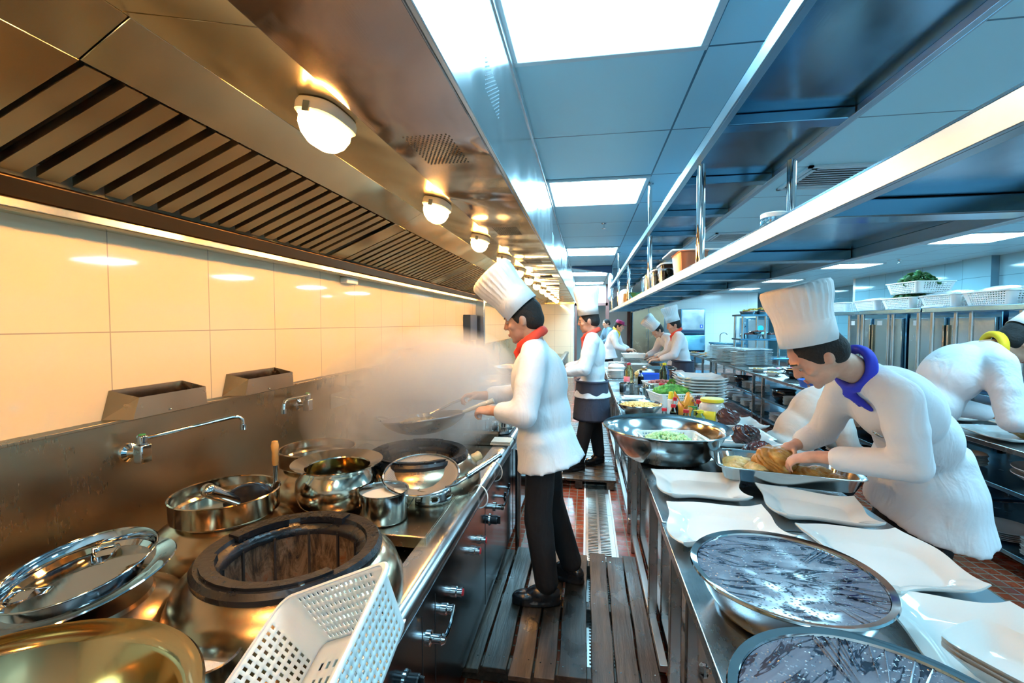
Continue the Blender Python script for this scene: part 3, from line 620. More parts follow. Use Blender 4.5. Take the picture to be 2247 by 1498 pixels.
# tilted colander lids over the left rear pot
t = thing('colander_lid', 'shallow steel colander with large holes, tilted on the rear pot', 'colander', (-1.20, .90, .975)); t.rotation_euler = (R(8), R(-6), R(20))
cl = MB(); n = 72; pr = [(.0, 0), (.06, .0), (.10, .001), (.132, .003), (.143, .014), (.147, .040), (.151, .045), (.154, .043)]
cl.rings([[(r*math.cos(2*PI*j/n), r*math.sin(2*PI*j/n), z) for j in range(n)] for r, z in pr], cap0=False, cap1=False)
cl.f = [f for f in cl.f if not (f[0] // n == 2 and (f[0] % n) % 18 in (0, 1, 2, 3))]
build('perforated_dish', cl, 'steel_mirror', t, world=False, solid=.002)
t = thing('flanged_cover', 'broad flanged steel lid tilted beneath the colander', 'lid', (-1.21, .91, .942)); t.rotation_euler = (R(6), R(-8), 0)
build('dish', MB().lathe([(0, -.002), (.13, 0), (.15, .012), (.185, .022), (.190, .026), (.188, .029), (.15, .018), (.13, .006), (0, .004)], seg=64), 'steel_mirror', t, world=False)
tag(build('black_block', MB().box(-1.70, -1.64, 1.02, 1.16, .7575, .83), 'rubber', bevel=.006), 'small black block against the splashback at the left', 'block')
# basin in the lower left corner, gold reflection put into its steel colour
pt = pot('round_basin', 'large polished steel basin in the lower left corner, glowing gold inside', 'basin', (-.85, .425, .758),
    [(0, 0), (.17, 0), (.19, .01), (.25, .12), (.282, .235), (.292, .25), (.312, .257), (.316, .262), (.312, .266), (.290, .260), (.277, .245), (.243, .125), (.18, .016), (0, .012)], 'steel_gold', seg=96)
pt = pot('flour_tub', 'round steel tub of white flour squeezed between basin and basket', 'tub', (-.79, .82, .758),
    [(0, 0), (.055, 0), (.062, .01), (.064, .14), (.068, .144), (.064, .146), (.060, .138), (.058, .012), (0, .01)], seg=40)
fm = MB().lathe([(0, .122), (.059, .118), (.0595, .11), (0, .10)], seg=40)
build('flour', fm, 'flour', pt, world=False)

# perforated plastic baskets
def basket_mesh(w_, l_, h_, taper=.82, cw=.012, ch=.014, rr=.03, holes=True, fr=.45):
    mb = MB()
    def outline(a, c, r, z):
        pts = []; nx = max(4, int(2*(a-r)/(cw*.5))//2*2+1); ny = max(4, int(2*(c-r)/(cw*.5))//2*2+1); tag_ = []
        for (x0, y0, x1, y1, n_) in ((-a+r, -c, a-r, -c, nx), (a, -c+r, a, c-r, ny), (a-r, c, -a+r, c, nx), (-a, c-r, -a, -c+r, ny)):
            for i in range(n_): f_ = i/n_; pts.append((x0+(x1-x0)*f_, y0+(y1-y0)*f_, z)); tag_.append(1 if (i % 2 == 1 and 1 < i < n_-1) else 0)
            cx_, cy_ = (x1-(0 if x0 == x1 else 0), y1)
            sgn = {0: (a-r, -c+r, -90), 1: (a-r, c-r, 0), 2: (-a+r, c-r, 90), 3: (-a+r, -c+r, 180)}[len(pts) and [0, 1, 2, 3][len(corner)]]
            corner.append(1)
            for k in range(5):
                an = R(sgn[2]+18*k); pts.append((sgn[0]+r*math.cos(an), sgn[1]+r*math.sin(an), z)); tag_.append(0)
        return pts, tag_
    nr = max(4, int(h_/(ch*.5))//2*2+1); rs = []; tg = None
    for i in range(nr+1):
        f_ = i/nr; s_ = taper+(1-taper)*f_; corner = []
        globals()['corner'] = corner
        p, tg_ = outline(w_/2, l_/2, rr, 0); tg = tg_
        rs.append([(x*(s_ if abs(x) else 1), y*(1-(1-s_)*.8), h_*f_) for x, y, z in p])
    n = len(rs[0]); v0 = [p for r in rs for p in r]; fs = []
    for i in range(nr):
        for j in range(n):
            if holes and tg[j] and i % 2 == 1 and 0 < i < nr-1: continue
            k = (j+1) % n; fs.append((i*n+j, i*n+k, (i+1)*n+k, (i+1)*n+j))
    mb.add(v0, fs)
    # bottom as a slotted grid
    a, c = w_/2*taper*.985, l_/2*(1-(1-taper)*.8)*.985; gx = int(2*a/(cw*.75))//2*2+1; gy = int(2*c/(ch*.9))//2*2+1
    vs = [(-a+2*a*i/gx, -c+2*c*j/gy, .002) for j in range(gy+1) for i in range(gx+1)]
    mb.add(vs, [(j*(gx+1)+i, j*(gx+1)+i+1, (j+1)*(gx+1)+i+1, (j+1)*(gx+1)+i) for j in range(gy) for i in range(gx) if not (holes and i % 2 == 1 and j % 2 == 1 and 1 < i < gx-2 and 1 < j < gy-2)])
    rim = MB(); top = rs[-1]
    prf = [(0, -.006), (.006, -.006), (.007, 0), (.004, .004), (-.002, .003)]
    rg = []
    for dx, dz in prf: rg.append([(x+(dx if x > 0 else -dx)*(1 if abs(x) > w_/2*.6 else abs(x)/(w_/2)), y+(dx if y > 0 else -dx)*(1 if abs(y) > l_/2*.6 else abs(y)/(l_/2)), z+dz) for x, y, z in top])
    rim.rings(rg+[rg[0]], cap0=False, cap1=False)
    return mb, rim
def basket(label, loc, rot, size, group=None, name='plastic_basket', mat='white_plastic', **k):
    t = thing(name, label, 'basket', loc, 0, group); t.rotation_euler = rot if hasattr(rot, '__len__') else (0, 0, rot)
    a, r_ = basket_mesh(*size, **k); build('basket_wall', a, mat, t, world=False, solid=.0028, smooth=40); build('rim', r_, mat, t, world=False, smooth=50)
    KIDS[t.name] = kids(t); return t
A_, B_, C_ = Vector((-.666, .903, .98)), Vector((-.389, .846, 1.12)), Vector((-.397, .674, 1.05))
ex = (B_-A_).normalized(); ey = (B_-C_); ey = (ey-ex*ey.dot(ex)).normalized(); ez = ex.cross(ey); wB = (B_-A_).length; lB = .30; hB = .125
cB = B_-ex*wB/2-ey*lB/2-ez*hB
bk = basket('white perforated plastic basket tilted over the near range rim', cB, Matrix((ex, ey, ez)).transposed().to_euler(), (wB, lB, hB), cw=.0145, ch=.0175, taper=.78)
simple('copper_tub', (.45, .14, .06), .3, .3)
simple('cloudy_jar', (.62, .58, .55), .15, nz=(9, .05, .35))
# ================================================================== overhead two tier shelf
SY0, SY1 = -.6, 9.75
sh = thing('overhead_shelf', 'long two tier stainless steel shelf hanging over the right hand worktop', 'shelf', (.7, 0, 1.82))
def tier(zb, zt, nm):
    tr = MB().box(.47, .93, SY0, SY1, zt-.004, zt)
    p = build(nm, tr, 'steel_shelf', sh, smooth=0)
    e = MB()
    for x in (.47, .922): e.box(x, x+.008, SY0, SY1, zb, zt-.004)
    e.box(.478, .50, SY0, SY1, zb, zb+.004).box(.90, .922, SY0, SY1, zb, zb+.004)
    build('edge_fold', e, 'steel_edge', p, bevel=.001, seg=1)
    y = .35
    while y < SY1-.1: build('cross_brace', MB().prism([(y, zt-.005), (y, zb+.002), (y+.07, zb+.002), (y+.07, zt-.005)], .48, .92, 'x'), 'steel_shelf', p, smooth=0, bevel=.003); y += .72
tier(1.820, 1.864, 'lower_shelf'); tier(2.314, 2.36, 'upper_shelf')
for y in (.2, 2.2, 3.9, 5.8, 7.6, 9.5):
    for x in (.508, .885):
        build('post', MB().lathe([(0, 1.8645), (.019, 1.8645), (.019, 2.3135), (0, 2.3135)], (x, y, 0), 20), 'chrome', sh)
        if y > 3 and x < .6 and y != 5.8: build('ceiling_hanger', MB().lathe([(0, 2.361), (.016, 2.361), (.016, 2.735), (.03, 2.737), (.03, 2.748), (0, 2.748)], (x, y+.02, 0), 16), 'chrome', sh)

# ================================================================== right hand worktops
def worktop(x0, x1, y0, y1, label, body=True, zt=.80, grp='stainless worktops of the serving row', shelves=(), th=.035, name='steel_worktop', legs=None, panel_inset=.05):
    t = thing(name, label, 'worktop', ((x0+x1)/2, (y0+y1)/2, 0), 0, grp)
    build('top', MB().box(x0, x1, y0+.001, y1-.001, zt-th, zt), 'steel_counter', t, bevel=.004, seg=3)
    for yy in legs or (y0+.05, y1-.09):
        for xx in (x0+.01, x1-.05): build('leg', MB().box(xx, xx+.04, yy, yy+.04, 0, zt-th-.001), 'steel_frame', t, bevel=.003)
    if body:
        build('side_panel', MB().box(x0+panel_inset+.01, x0+panel_inset+.02, y0+.02, y1-.02, .12, zt-th-.002), 'steel_mirror', t, smooth=0)
        build('plinth_rail', MB().box(x0+.015, x0+panel_inset, y0+.10, y1-.10, .10, .13), 'aluminium', t, bevel=.002)
        build('inner_box', MB().box(x0+panel_inset+.022, x1-.08, y0+.02, y1-.02, .12, zt-th-.002), 'steel_front', t, smooth=0)
    for zs in shelves:
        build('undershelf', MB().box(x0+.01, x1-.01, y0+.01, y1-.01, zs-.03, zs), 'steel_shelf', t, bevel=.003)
    return t
w1 = worktop(.30, 1.20, -.5, 1.87, 'nearest stainless worktop with the two film covered basins', legs=(-.4, 1.70))
w2 = worktop(.305, 1.20, 1.88, 3.35, 'second stainless worktop under the food tray and big bowl', legs=(2.30, 3.2))
w3 = worktop(.305, 1.30, 3.36, 6.6, 'third stainless worktop with sauce bottles and stacked platters', legs=(3.5, 5.0, 6.4))
w4 = worktop(.31, 1.22, 6.62, 9.6, 'farthest stainless worktop of the serving row, with plate stacks', legs=(6.8, 9.4))
pk = thing('drawer_pull', 'clear faceted pull knob on the nearest worktop cabinet', 'knob', (.35, 1.30, .62))
build('knob_body', MB().lathe([(0, 0), (.008, 0), (.008, .012), (.018, .018), (.02, .03), (.012, .038), (0, .039)], M=Matrix.Translation((.359, 1.32, .62)) @ Matrix.Rotation(-PI/2, 4, 'Y'), seg=10), 'clear_glass', pk, smooth=0)
# second row of tables across the right aisle
t1 = worktop(2.68, 3.62, 1.2, 4.3, 'nearest open table across the right aisle with dishes on its lower shelves', False, shelves=(.53, .13), grp='open shelved tables across the right aisle', name='open_shelf_table', legs=(1.4, 4.2))
t2 = worktop(2.66, 3.60, 4.32, 7.7, 'middle open table across the right aisle holding the blue crate', False, shelves=(.46, .15), grp='open shelved tables across the right aisle', name='open_shelf_table', legs=(4.45, 7.5))
t3 = worktop(2.66, 3.60, 7.72, 10.3, 'open table across the right aisle holding the tall white plate stacks', False, shelves=(.46, .15), grp='open shelved tables across the right aisle', name='open_shelf_table', legs=(7.9, 10.1))
t4 = worktop(2.66, 3.42, 10.32, 13.2, 'farthest open table across the right aisle, covered in garnished plates', False, shelves=(.3,), grp='open shelved tables across the right aisle', name='open_shelf_table', legs=(10.5, 11.2, 12, 13.0))
# tall overshelf with the vegetable baskets and its tube posts
for k, (y0, y1, lb) in enumerate(((2.0, 5.0, 'near overshelf on tube posts carrying the film wrapped baskets'), (5.02, 7.0, 'farther overshelf on tube posts carrying green leafy baskets'))):
    t = thing('basket_overshelf', lb, 'shelf', (3.4, y0, .801), 0, 'overshelves carrying the vegetable baskets')
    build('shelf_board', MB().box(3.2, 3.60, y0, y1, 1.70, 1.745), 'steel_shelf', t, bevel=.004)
    yy = [y0+.06, y1-.10] if k else [y0+.06, y0+1.85, y0+2.0, y1-.10]
    for y in yy+([y0+.98, y0+1.06] if k else []):
        for x in (3.23, 3.55): build('tube_post', MB().lathe([(0, 0), (.019, 0), (.019, .898), (0, .898)], (x, y, .801), 18), 'chrome', t)
# reach-in refrigerators behind
def fridge(y, label, tagx=True):
    t = thing('upright_refrigerator', label, 'refrigerator', (4.2, y, 0), 0, 'upright steel refrigerators behind the tables')
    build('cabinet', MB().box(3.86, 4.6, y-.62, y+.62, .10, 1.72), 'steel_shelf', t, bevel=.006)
    for s in (-1, 1):
        for z0, z1 in ((.14, .90), (.93, 1.66)):
            d = build('door', MB().box(3.83, 3.858, y+s*.31-.275, y+s*.31+.275, z0, z1), 'steel_door', t, bevel=.006)
            build('handle', MB().box(3.81, 3.83, y+s*.03-.012, y+s*.03+.012, z0+.08, z1-.08), 'steel_drum', d, bevel=.004)
            if z0 > .9 and (s > 0 or tagx): build('paper_label', MB().box(3.826, 3.829, y+s*.31+.10, y+s*.31+.2, z1-.09, z1-.03), 'paper', d, smooth=0)
    for p in ((3.9, -.55), (4.5, -.55), (3.9, .55), (4.5, .55)): build('foot', MB().lathe([(0, 0), (.02, 0), (.02, .1), (0, .1)], (p[0], y+p[1], 0), 12), 'steel', t)
fridge(3.0, 'nearest upright refrigerator, behind the man with the yellow collar'); fridge(4.3, 'second upright refrigerator with white paper labels'); fridge(5.6, 'third upright refrigerator, with reddish marks on the door', False); fridge(6.9, 'farthest upright refrigerator, behind the tall hat')

# leafy and cut food heaps
def leaf_heap(name, label, cat, c, rx, ry, h, n, size, mat, grp=None, up=.8, curl=.5, kind='stuff', seed=1):
    rnd = random.Random(seed); mb = MB()
    for i in range(n):
        a = rnd.uniform(0, 2*PI); q = math.sqrt(rnd.random()); x = c[0]+rx*q*math.cos(a); y = c[1]+ry*q*math.sin(a); z = c[2]+h*(1-q*q)*rnd.uniform(.3, 1)
        M = Matrix.Translation((x, y, z)) @ Euler((rnd.uniform(-up, up)*1.3, rnd.uniform(-up, up)*1.3, rnd.uniform(0, 6.3))).to_matrix().to_4x4(); s = size*rnd.uniform(.6, 1.3)
        pts = []; nn = 5
        for u in range(nn):
            f_ = u/(nn-1); wd = s*.42*math.sin(PI*(.08+.9*f_))*(1+.3*math.sin(f_*14+i)); zz = curl*s*(f_-.5)**2
            pts.append([(-wd, s*(f_-.5), zz+wd*.4), (0, s*(f_-.5), zz), (wd, s*(f_-.5), zz+wd*.4)])
        mb.rings(pts, closed=False, M=M)
    return tag(build(name, mb, mat, solid=.0015, smooth=60), label, cat, grp, kind)
def lump_heap(name, label, cat, c, rx, ry, h, n, size, mat, grp=None, seed=2, flat=1, kind='stuff', seg=7, base=True):
    rnd = random.Random(seed); mb = MB()
    if base: mb.ell((c[0], c[1], c[2]), (rx*.85, ry*.85, h*.4), seg=20, rg=10)
    for i in range(n):
        a = rnd.uniform(0, 2*PI); q = math.sqrt(rnd.random()); x = c[0]+rx*q*math.cos(a); y = c[1]+ry*q*math.sin(a); z = c[2]+h*math.sqrt(max(0, 1-q*q))*.9
        e = Euler((rnd.uniform(0, 3), rnd.uniform(0, 3), rnd.uniform(0, 3))).to_matrix(); s = size*rnd.uniform(.7, 1.2); mb.ell((x, y, z), (s, s*rnd.uniform(.6, 1), s*flat*rnd.uniform(.6, 1)), e, seg=seg, rg=5)
    return tag(build(name, mb, mat, smooth=60), label, cat, grp, kind)
def lump(name, label, cat, c, r, mat, grp=None, seed=0, folds=6, amp=.28, sub=4, rot=0, twist=1.0):
    bm = bmesh.new(); bmesh.ops.create_icosphere(bm, subdivisions=sub+1, radius=1); off = Vector((seed*3.1, seed*1.7, seed*.9))
    for v in bm.verts:
        p = v.co.normalized(); a = math.atan2(p.y, p.x)+twist*p.z
        d = noise.noise(p*1.6+off)*.35+amp*.5*(1-abs(noise.noise(Vector((math.cos(a)*folds*.35, math.sin(a)*folds*.35, p.z*1.2))+off))*3)+.05*noise.noise(p*7+off)
        v.co = Vector((p.x*r[0], p.y*r[1], p.z*r[2]))*(1+d*.6)
    zmin = min(v.co.z for v in bm.verts); M = Matrix.Translation((c[0], c[1], c[2]-zmin*.86)) @ Matrix.Rotation(rot, 4, 'Z')
    for v in bm.verts:
        if v.co.z < zmin*.84: v.co.z = zmin*.84+(v.co.z-zmin*.84)*.1
        v.co = M @ v.co
    me = bpy.data.meshes.new(name); bm.to_mesh(me); bm.free()
    for p in me.polygons: p.use_smooth = True
    me.materials.append(MATS[mat]); o = bpy.data.objects.new(name, me); COL.objects.link(o); return tag(o, label, cat, grp)

# baskets on the overshelf
Z = 1.746
bdat = [(3.40, 6.62, 'pale empty looking basket at the far end of the vegetable shelf'), (3.40, 5.98, 'film wrapped basket second from the far end of the vegetable shelf'), (3.39, 5.42, 'basket of leafy greens directly under the raised basket'),
        (3.40, 4.86, 'film wrapped basket beside the stacked leafy baskets'), (3.40, 4.34, 'bulging film wrapped basket above the yellow collar'), (3.40, 3.78, 'film wrapped basket cut by the right picture edge')]
for i, (x, y, lb) in enumerate(bdat):
    b = basket(lb, (x, y, Z), PI/2, (.46, .36, .115), 'white vegetable baskets on the overshelf', cw=.024, ch=.017) if i == 0 else dup(B0, (x, y, Z), PI/2+(.03*(-1)**i), lb)
    if i == 0: B0 = b
    if i in (1, 3, 4, 5):
        r_ = MB(); rs = []
        for a in range(10):
            for_ = a/9; rs.append([(x-.19+.38*for_, y-.235+.47*(j/9), Z+.118+.03*math.sin(PI*for_)*math.sin(PI*j/9)*(1.6 if i > 2 else 1)+.006*noise.noise(Vector((a*.9, j*.9, i)))) for j in range(10)])
        tag(build('cling_film', r_.rings(rs, closed=False), 'cling_wrap', solid=.001), 'crinkled cling film over the '+['', 'second farthest shelf basket', '', 'basket beside the stacked leafy ones', 'bulging basket above the yellow collar', 'basket at the right picture edge'][i], 'cling film', 'cling film over vegetable baskets')
B1 = dup(B0, (3.40, 5.36, Z+.155), PI/2+.05, 'raised top basket piled high with dark green leaves')
leaf_heap('leafy_greens', 'dark green leaves heaped in the raised top basket', 'greens', (3.38, 5.36, Z+.235), .13, .22, .15, 170, .08, 'leaf', seed=3)
leaf_heap('leafy_greens', 'green leaves spilling from the basket under the raised one', 'greens', (3.36, 5.44, Z+.105), .12, .18, .07, 90, .07, 'leaf', seed=4)
leaf_heap('leafy_greens', 'green leaves under film at the right picture edge', 'greens', (3.38, 3.80, Z+.07), .11, .15, .06, 70, .06, 'leaf', seed=5)
leaf_heap('leafy_greens', 'pale greens under the film of the bulging basket', 'greens', (3.38, 4.34, Z+.06), .11, .15, .05, 70, .06, 'leaf', seed=6)
tag(build('rag', MB().tube([(3.22, 4.75, 1.752), (3.24, 4.9, 1.756), (3.22, 5.0, 1.751), (3.26, 5.1, 1.757), (3.24, 4.95, 1.752)], .009, 8), 'white_cloth'), 'white rag lying on the front edge of the vegetable overshelf', 'rag')
# ================================================================== plates and platters
def wavy_platter(label, p, z=.801, grp='wavy edged white platters laid out on the worktop', name='wavy_platter', h=.040, bulge=(.10, -.10, .10, -.10), mat='porcelain', proto=None):
    P4 = [Vector((x, y, 0)) for x, y in p]; c = sum(P4, Vector())/4
    N = 16; out = []
    for i in range(4):
        a, b_ = P4[i]-c, P4[(i+1) % 4]-c; d = b_-a; nn = Vector((d.y, -d.x, 0)).normalized()
        if nn.dot((a+b_)/2) < 0: nn = -nn
        for k in range(N):
            f_ = k/N; q = a+d*f_+nn*(d.length*bulge[i]*math.sin(PI*f_)+d.length*.04*math.sin(2*PI*f_)); cr = (abs(f_-.5)*2)**5
            out.append((q, cr))
    t = MB(); rs = []
    for s_, zz, cz in ((.55, 0, 0), (.58, .002, 0), (.9, .020, .4), (.985, h-.010, 1), (1.0, h-.004, 1), (.992, h, 1), (.95, h-.003, .9), (.84, h-.010, .4), (.73, h-.020, .1), (.67, .011, 0), (.62, .009, 0), (.3, .008, 0)):
        ring = []
        for q, cr in out:
            r = q*s_ if s_ > .85 else q*s_*(1-.12*cr); ring.append((r.x, r.y, zz+.012*cr*cz))
        rs.append(ring)
    t.rings(rs)
    o = build(name, t, mat, smooth=60); o.location = (c.x, c.y, z)
    return tag(o, label, 'platter', grp)
wavy_platter('empty wavy white platter beside the big bowl and food tray', [(.33, 2.40), (.76, 2.44), (.715, 2.08), (.375, 2.06)], bulge=(.05, -.06, -.06, .06))
wavy_platter('empty wavy white platter half under the nearer film covered basin', [(.335, 1.97), (.72, 2.0), (.74, 1.72), (.33, 1.60)], bulge=(.05, -.05, -.04, .07))
wavy_platter('empty wavy white platter in front of the food tray near the stooping chef', [(.785, 2.27), (1.15, 2.16), (1.115, 1.885), (.78, 1.91)], bulge=(.05, -.05, -.05, .06))
wavy_platter('large wavy white platter to the right of the covered basins', [(.775, 1.83), (1.12, 1.845), (1.15, 1.48), (.87, 1.40)], bulge=(.06, .09, -.05, .05))
wavy_platter('large wavy white platter at the lower right corner', [(.79, 1.40), (1.13, 1.40), (1.18, 1.02), (.80, .98)], bulge=(.06, .06, .05, .05))
for k, ((px, py), lb) in enumerate((((1.02, 4.30), 'farthest wavy platter of braised meat beside the big jar'), ((1.10, 3.72), 'wavy platter of braised meat right of the big glass jar'), ((1.0, 3.17), 'wavy platter of braised meat in front of the stooping chef hands'), ((.93, 2.72), 'wavy platter of braised meat just behind the food tray'))):
    wavy_platter(lb, [(px-.24, py+.14), (px+.20, py+.17), (px+.23, py-.15), (px-.17, py-.17)], bulge=(.06, -.03, -.05, .06))
    lump('braised_meat', ['dark braised meat on the platter farthest behind the big jar', 'dark braised meat on the platter right of the big jar', 'dark coiled braised meat on the platter before the chef hands', 'dark braised meat just behind the food tray'][k], 'meat', (px+(.0, -.02, .03, .03)[k], py, .812), (.085, .075, .062), 'braised_meat', 'braised meat pieces on platters', k+1, 7, .35)
# small bowls at the very corner
for k in range(3):
    t = MB(); rs = []
    for s_, zz in ((.5, 0), (.55, .002), (.98, .045), (1, .048), (.97, .046), (.6, .008), (.3, .006)): rs.append(oct_ring(.095*s_, .095*s_, zz, 40, 5))
    o = build('square_bowl', t.rings(rs), 'porcelain', smooth=50); o.location = (.90, 1.10, .832+.011*k); o.rotation_euler = (0, 0, .5)
    tag(o, ['lowest', 'middle', 'topmost'][k]+' square white bowl of the small stack at the lower right corner', 'bowl', 'square bowls in the corner stack')
# film covered basins
def covered_basin(x, y, r, label, rot=0):
    t = thing('film_covered_basin', label, 'basin', (x, y, .801), rot, 'film covered basins on the near worktop'); h = .115
    build('bowl', MB().lathe([(0, 0), (r*.62, 0), (r*.72, .01), (r*.86, h*.55), (r*.93, h-.008), (r*.99, h-.003), (r*1.0, h), (r*.99, h+.005), (r*.96, h+.003), (r*.925, h+.001), (r*.91, h-.012), (r*.70, .016), (0, .012)], seg=96), 'steel_mirror', t, world=False)
    n = 72; rs = []
    for f_ in [0.02]+[k/14 for k in range(1, 15)]:
        rs.append([(r*.915*f_*math.cos(2*PI*j/n), r*.915*f_*math.sin(2*PI*j/n), h-.004-.008*(1-f_**2)+.0016*noise.noise(Vector((math.cos(2*PI*j/n)*f_*5, math.sin(2*PI*j/n)*f_*5, x*9)))*(f_ < 1)) for j in range(n)])
    build('wet_cling_film', MB().rings(rs, cap1=False), 'wet_film', t, world=False, smooth=60)
    rnd = random.Random(int(x*100))
    for k in range(16):
        a = rnd.uniform(-1.2, .9); p0 = Vector((r*.9*math.cos(a), r*.9*math.sin(a), h-.003)); p1 = p0*rnd.uniform(.45, .75); p1.z = h-.008
        build('film_wrinkle', MB().tube([p0, p0.lerp(p1, .5), p1], [.0016, .0022, .0006], 5), 'wet_film', t, world=False)
covered_basin(.545, 1.335, .245, 'farther round steel basin under a wet cling film, beads and streaks')
covered_basin(.52, .83, .262, 'nearest round steel basin under a wet cling film at the bottom edge', .8)
# the big bowl with a basket inside
pt = pot('large_mixing_bowl', 'very large shiny steel bowl near the worktop edge, holding a small basket', 'bowl', (.462, 2.77, .801),
    [(0, 0), (.175, 0), (.20, .006), (.245, .03), (.30, .12), (.33, .172), (.350, .186), (.362, .194), (.358, .198), (.330, .187), (.310, .170), (.292, .12), (.238, .034), (.19, .012), (0, .01)], 'steel_pot', seg=96)
basket('small white basket of chopped celery inside the large steel bowl', (.50, 2.80, .822), .15, (.36, .24, .11), cw=.018, ch=.02)
lump_heap('chopped_celery', 'pale green chopped celery in the small basket in the bowl', 'vegetables', (.48, 2.80, .90), .13, .085, .05, 220, .012, 'celery', seed=3)
# food tray
t = thing('food_tray', 'rectangular deep steel tray of golden food set across the platters', 'tray', (.96, 2.41, .84)); t.rotation_euler = (0, 0, R(-12.5))
a, c = .30, .175; rs = []
for s_, zz in ((-.035, 0), (-.03, .002), (-.012, .045), (0, .05), (.010, .050), (.010, .053), (0, .053), (-.016, .048), (-.034, .006), (-.05, .004)): zz *= 1.35; rs.append([(x*(a+s_)/a, y*(c+s_)/c, zz) for x, y, _ in oct_ring(a, c, 0, 64, 9)])
build('pan', MB().rings(rs), 'steel_pot', t, world=False)
TM = Matrix.Translation((.96, 2.41, .847)) @ Matrix.Rotation(R(-12.5), 4, 'Z')
def ontray(x, y): return TM @ Vector((x, y, 0))
for k, (x, y, r_, mt, lb) in enumerate(((-.19, .02, (.075, .06, .032), 'pale_skin', 'pale folded chicken piece at the left end of the food tray'), (-.12, -.05, (.06, .05, .03), 'pale_skin', 'pale folded piece in front at the left of the food tray'), (-.22, -.06, (.05, .045, .026), 'pale_skin', 'small pale piece in the left corner of the food tray'),
        (.09, -.05, (.065, .05, .030), 'roast_skin', 'golden folded piece right of the big roast in the tray'), (.15, .0, (.06, .05, .028), 'roast_skin', 'golden folded piece towards the right of the tray'), (.215, -.06, (.055, .04, .022), 'roast_skin', 'thin golden piece near the right end of the tray'))):
    p = ontray(x, y); lump('folded_chicken', lb, 'food', (p.x, p.y, .851), r_, mt, 'folded golden pieces in the food tray', 11+k, 9, .5, rot=k)
p = ontray(-.035, -.01); lump('roast_chicken', 'large golden brown roast under the chef hands in the tray', 'food', (p.x, p.y, .851), (.095, .085, .068), 'roast_skin', None, 21, 8, .35)
# stack of wavy platters
for k in range(9):
    z = .801+.028*k; nm = wavy_platter(ORD[8-k]+' wavy white platter of the tall stack behind the broccoli basket', [(.93, 5.20), (1.32, 5.10), (1.34, 4.62), (.98, 4.56)], z, 'stack of wavy platters behind the broccoli', bulge=(.05, .05, .04, .05)) if k == 0 else None
    if k == 0: SP = nm
    else: dup(SP, (SP.location.x+.003*math.sin(k*2), SP.location.y+.004*math.cos(k*3), z), .02*math.sin(k), ORD[8-k]+' wavy white platter of the tall stack behind the broccoli basket')
SP['label'] = 'ninth and lowest wavy white platter of the tall stack behind the broccoli'
basket('white perforated basket heaped with broccoli on the third worktop', (.86, 4.62, .802), .25, (.46, .34, .13), cw=.022, ch=.022)
lump_heap('broccoli_florets', 'bright green broccoli florets in the white perforated basket', 'vegetables', (.83, 4.63, .90), .17, .12, .085, 170, .03, 'broccoli', seed=5)
bk2 = basket('farther white basket of minced pink food behind the broccoli basket', (.86, 5.45, .802), .2, (.38, .30, .12), cw=.03, ch=.03)
lump_heap('minced_meat', 'pink minced food in the farther white basket', 'meat', (.85, 5.45, .90), .15, .11, .04, 120, .015, 'mince', seed=6)
pt = pot('corn_bowl', 'steel bowl of yellow corn kernels at the worktop edge', 'bowl', (.47, 4.15, .801), [(0, 0), (.12, 0), (.14, .01), (.185, .07), (.20, .085), (.198, .089), (.18, .074), (.13, .014), (0, .01)], seg=56)
lump_heap('corn_kernels', 'yellow corn kernels filling the steel bowl', 'corn', (.47, 4.15, .868), .165, .165, .022, 500, .009, 'corn', seed=8)
pot('small_steel_bowl', 'small empty steel bowl between the corn bowl and sauce bottles', 'bowl', (.53, 3.70, .801), [(0, 0), (.06, 0), (.09, .03), (.10, .045), (.098, .047), (.085, .03), (.055, .006), (0, .005)], seg=40)
pot('round_steel_lid', 'flat round steel pan behind the corn bowl', 'pan', (.66, 4.72, .801), [(0, 0), (.10, 0), (.12, .02), (.125, .022), (.118, .022), (.098, .004), (0, .004)], seg=40)
tag(build('folded_towel', MB().box(.37, .60, 4.86, 5.02, .801, .812).box(.40, .62, 4.88, 5.06, .8125, .822), 'white_cloth', bevel=.004), 'white folded towel behind the corn bowl', 'towel')
# bottles and jars
def bottle(label, x, y, r, h, liq, cap, capmat, glass='clear_glass', nk=.4, lbl=None, name='sauce_bottle', cat='bottle', grp='red capped sauce bottles', fill=.6, spout=False):
    t = thing(name, label, cat, (x, y, .801), 0, grp)
    build('glass_body', MB().lathe([(0, 0), (r*.95, 0), (r, .006), (r, h*.5), (r*.85, h*.62), (r*nk, h*.78), (r*nk, h*.9), (0, h*.9)], seg=28), glass if fill < 1 else liq, t, world=False)
    if fill < 1: build('contents', MB().lathe([(0, .003), (r*.92, .004), (r*.94, .01), (r*.94, h*.5*fill/.6*.9), (0, h*.5*fill/.6*.9)], seg=24), liq, t, world=False)
    if not spout: build('cap', MB().lathe([(0, 0), (r*nk*1.25, 0), (r*nk*1.3, .002), (r*nk*1.2, cap), (0, cap+.002)], (0, 0, h*.86), 20), capmat, t, world=False)
    else:
        build('cap', MB().lathe([(0, 0), (r*nk*1.3, 0), (r*nk*1.2, cap*.7), (0, cap*.7)], (0, 0, h*.86), 20).tube([(0, 0, h*.86+cap*.5), (-.03, -.01, h*.86+cap*.6), (-.055, -.02, h*.86+cap*.75)], [.006, .005, .003], 8), capmat, t, world=False)
    if lbl: build('label_band', MB().rings([[(r*1.015*math.cos(a), r*1.015*math.sin(a), z) for a in [2*PI*j/28 for j in range(28)]] for z in (h*.08, h*.42)], cap0=False, cap1=False), lbl, t, world=False, solid=.0008)
    return t
bottle('short bottle of chilli oil with red cap, leftmost of the sauce bottles', .62, 3.78, .027, .11, 'chilli', .022, 'red_plastic', nk=.6, fill=.7)
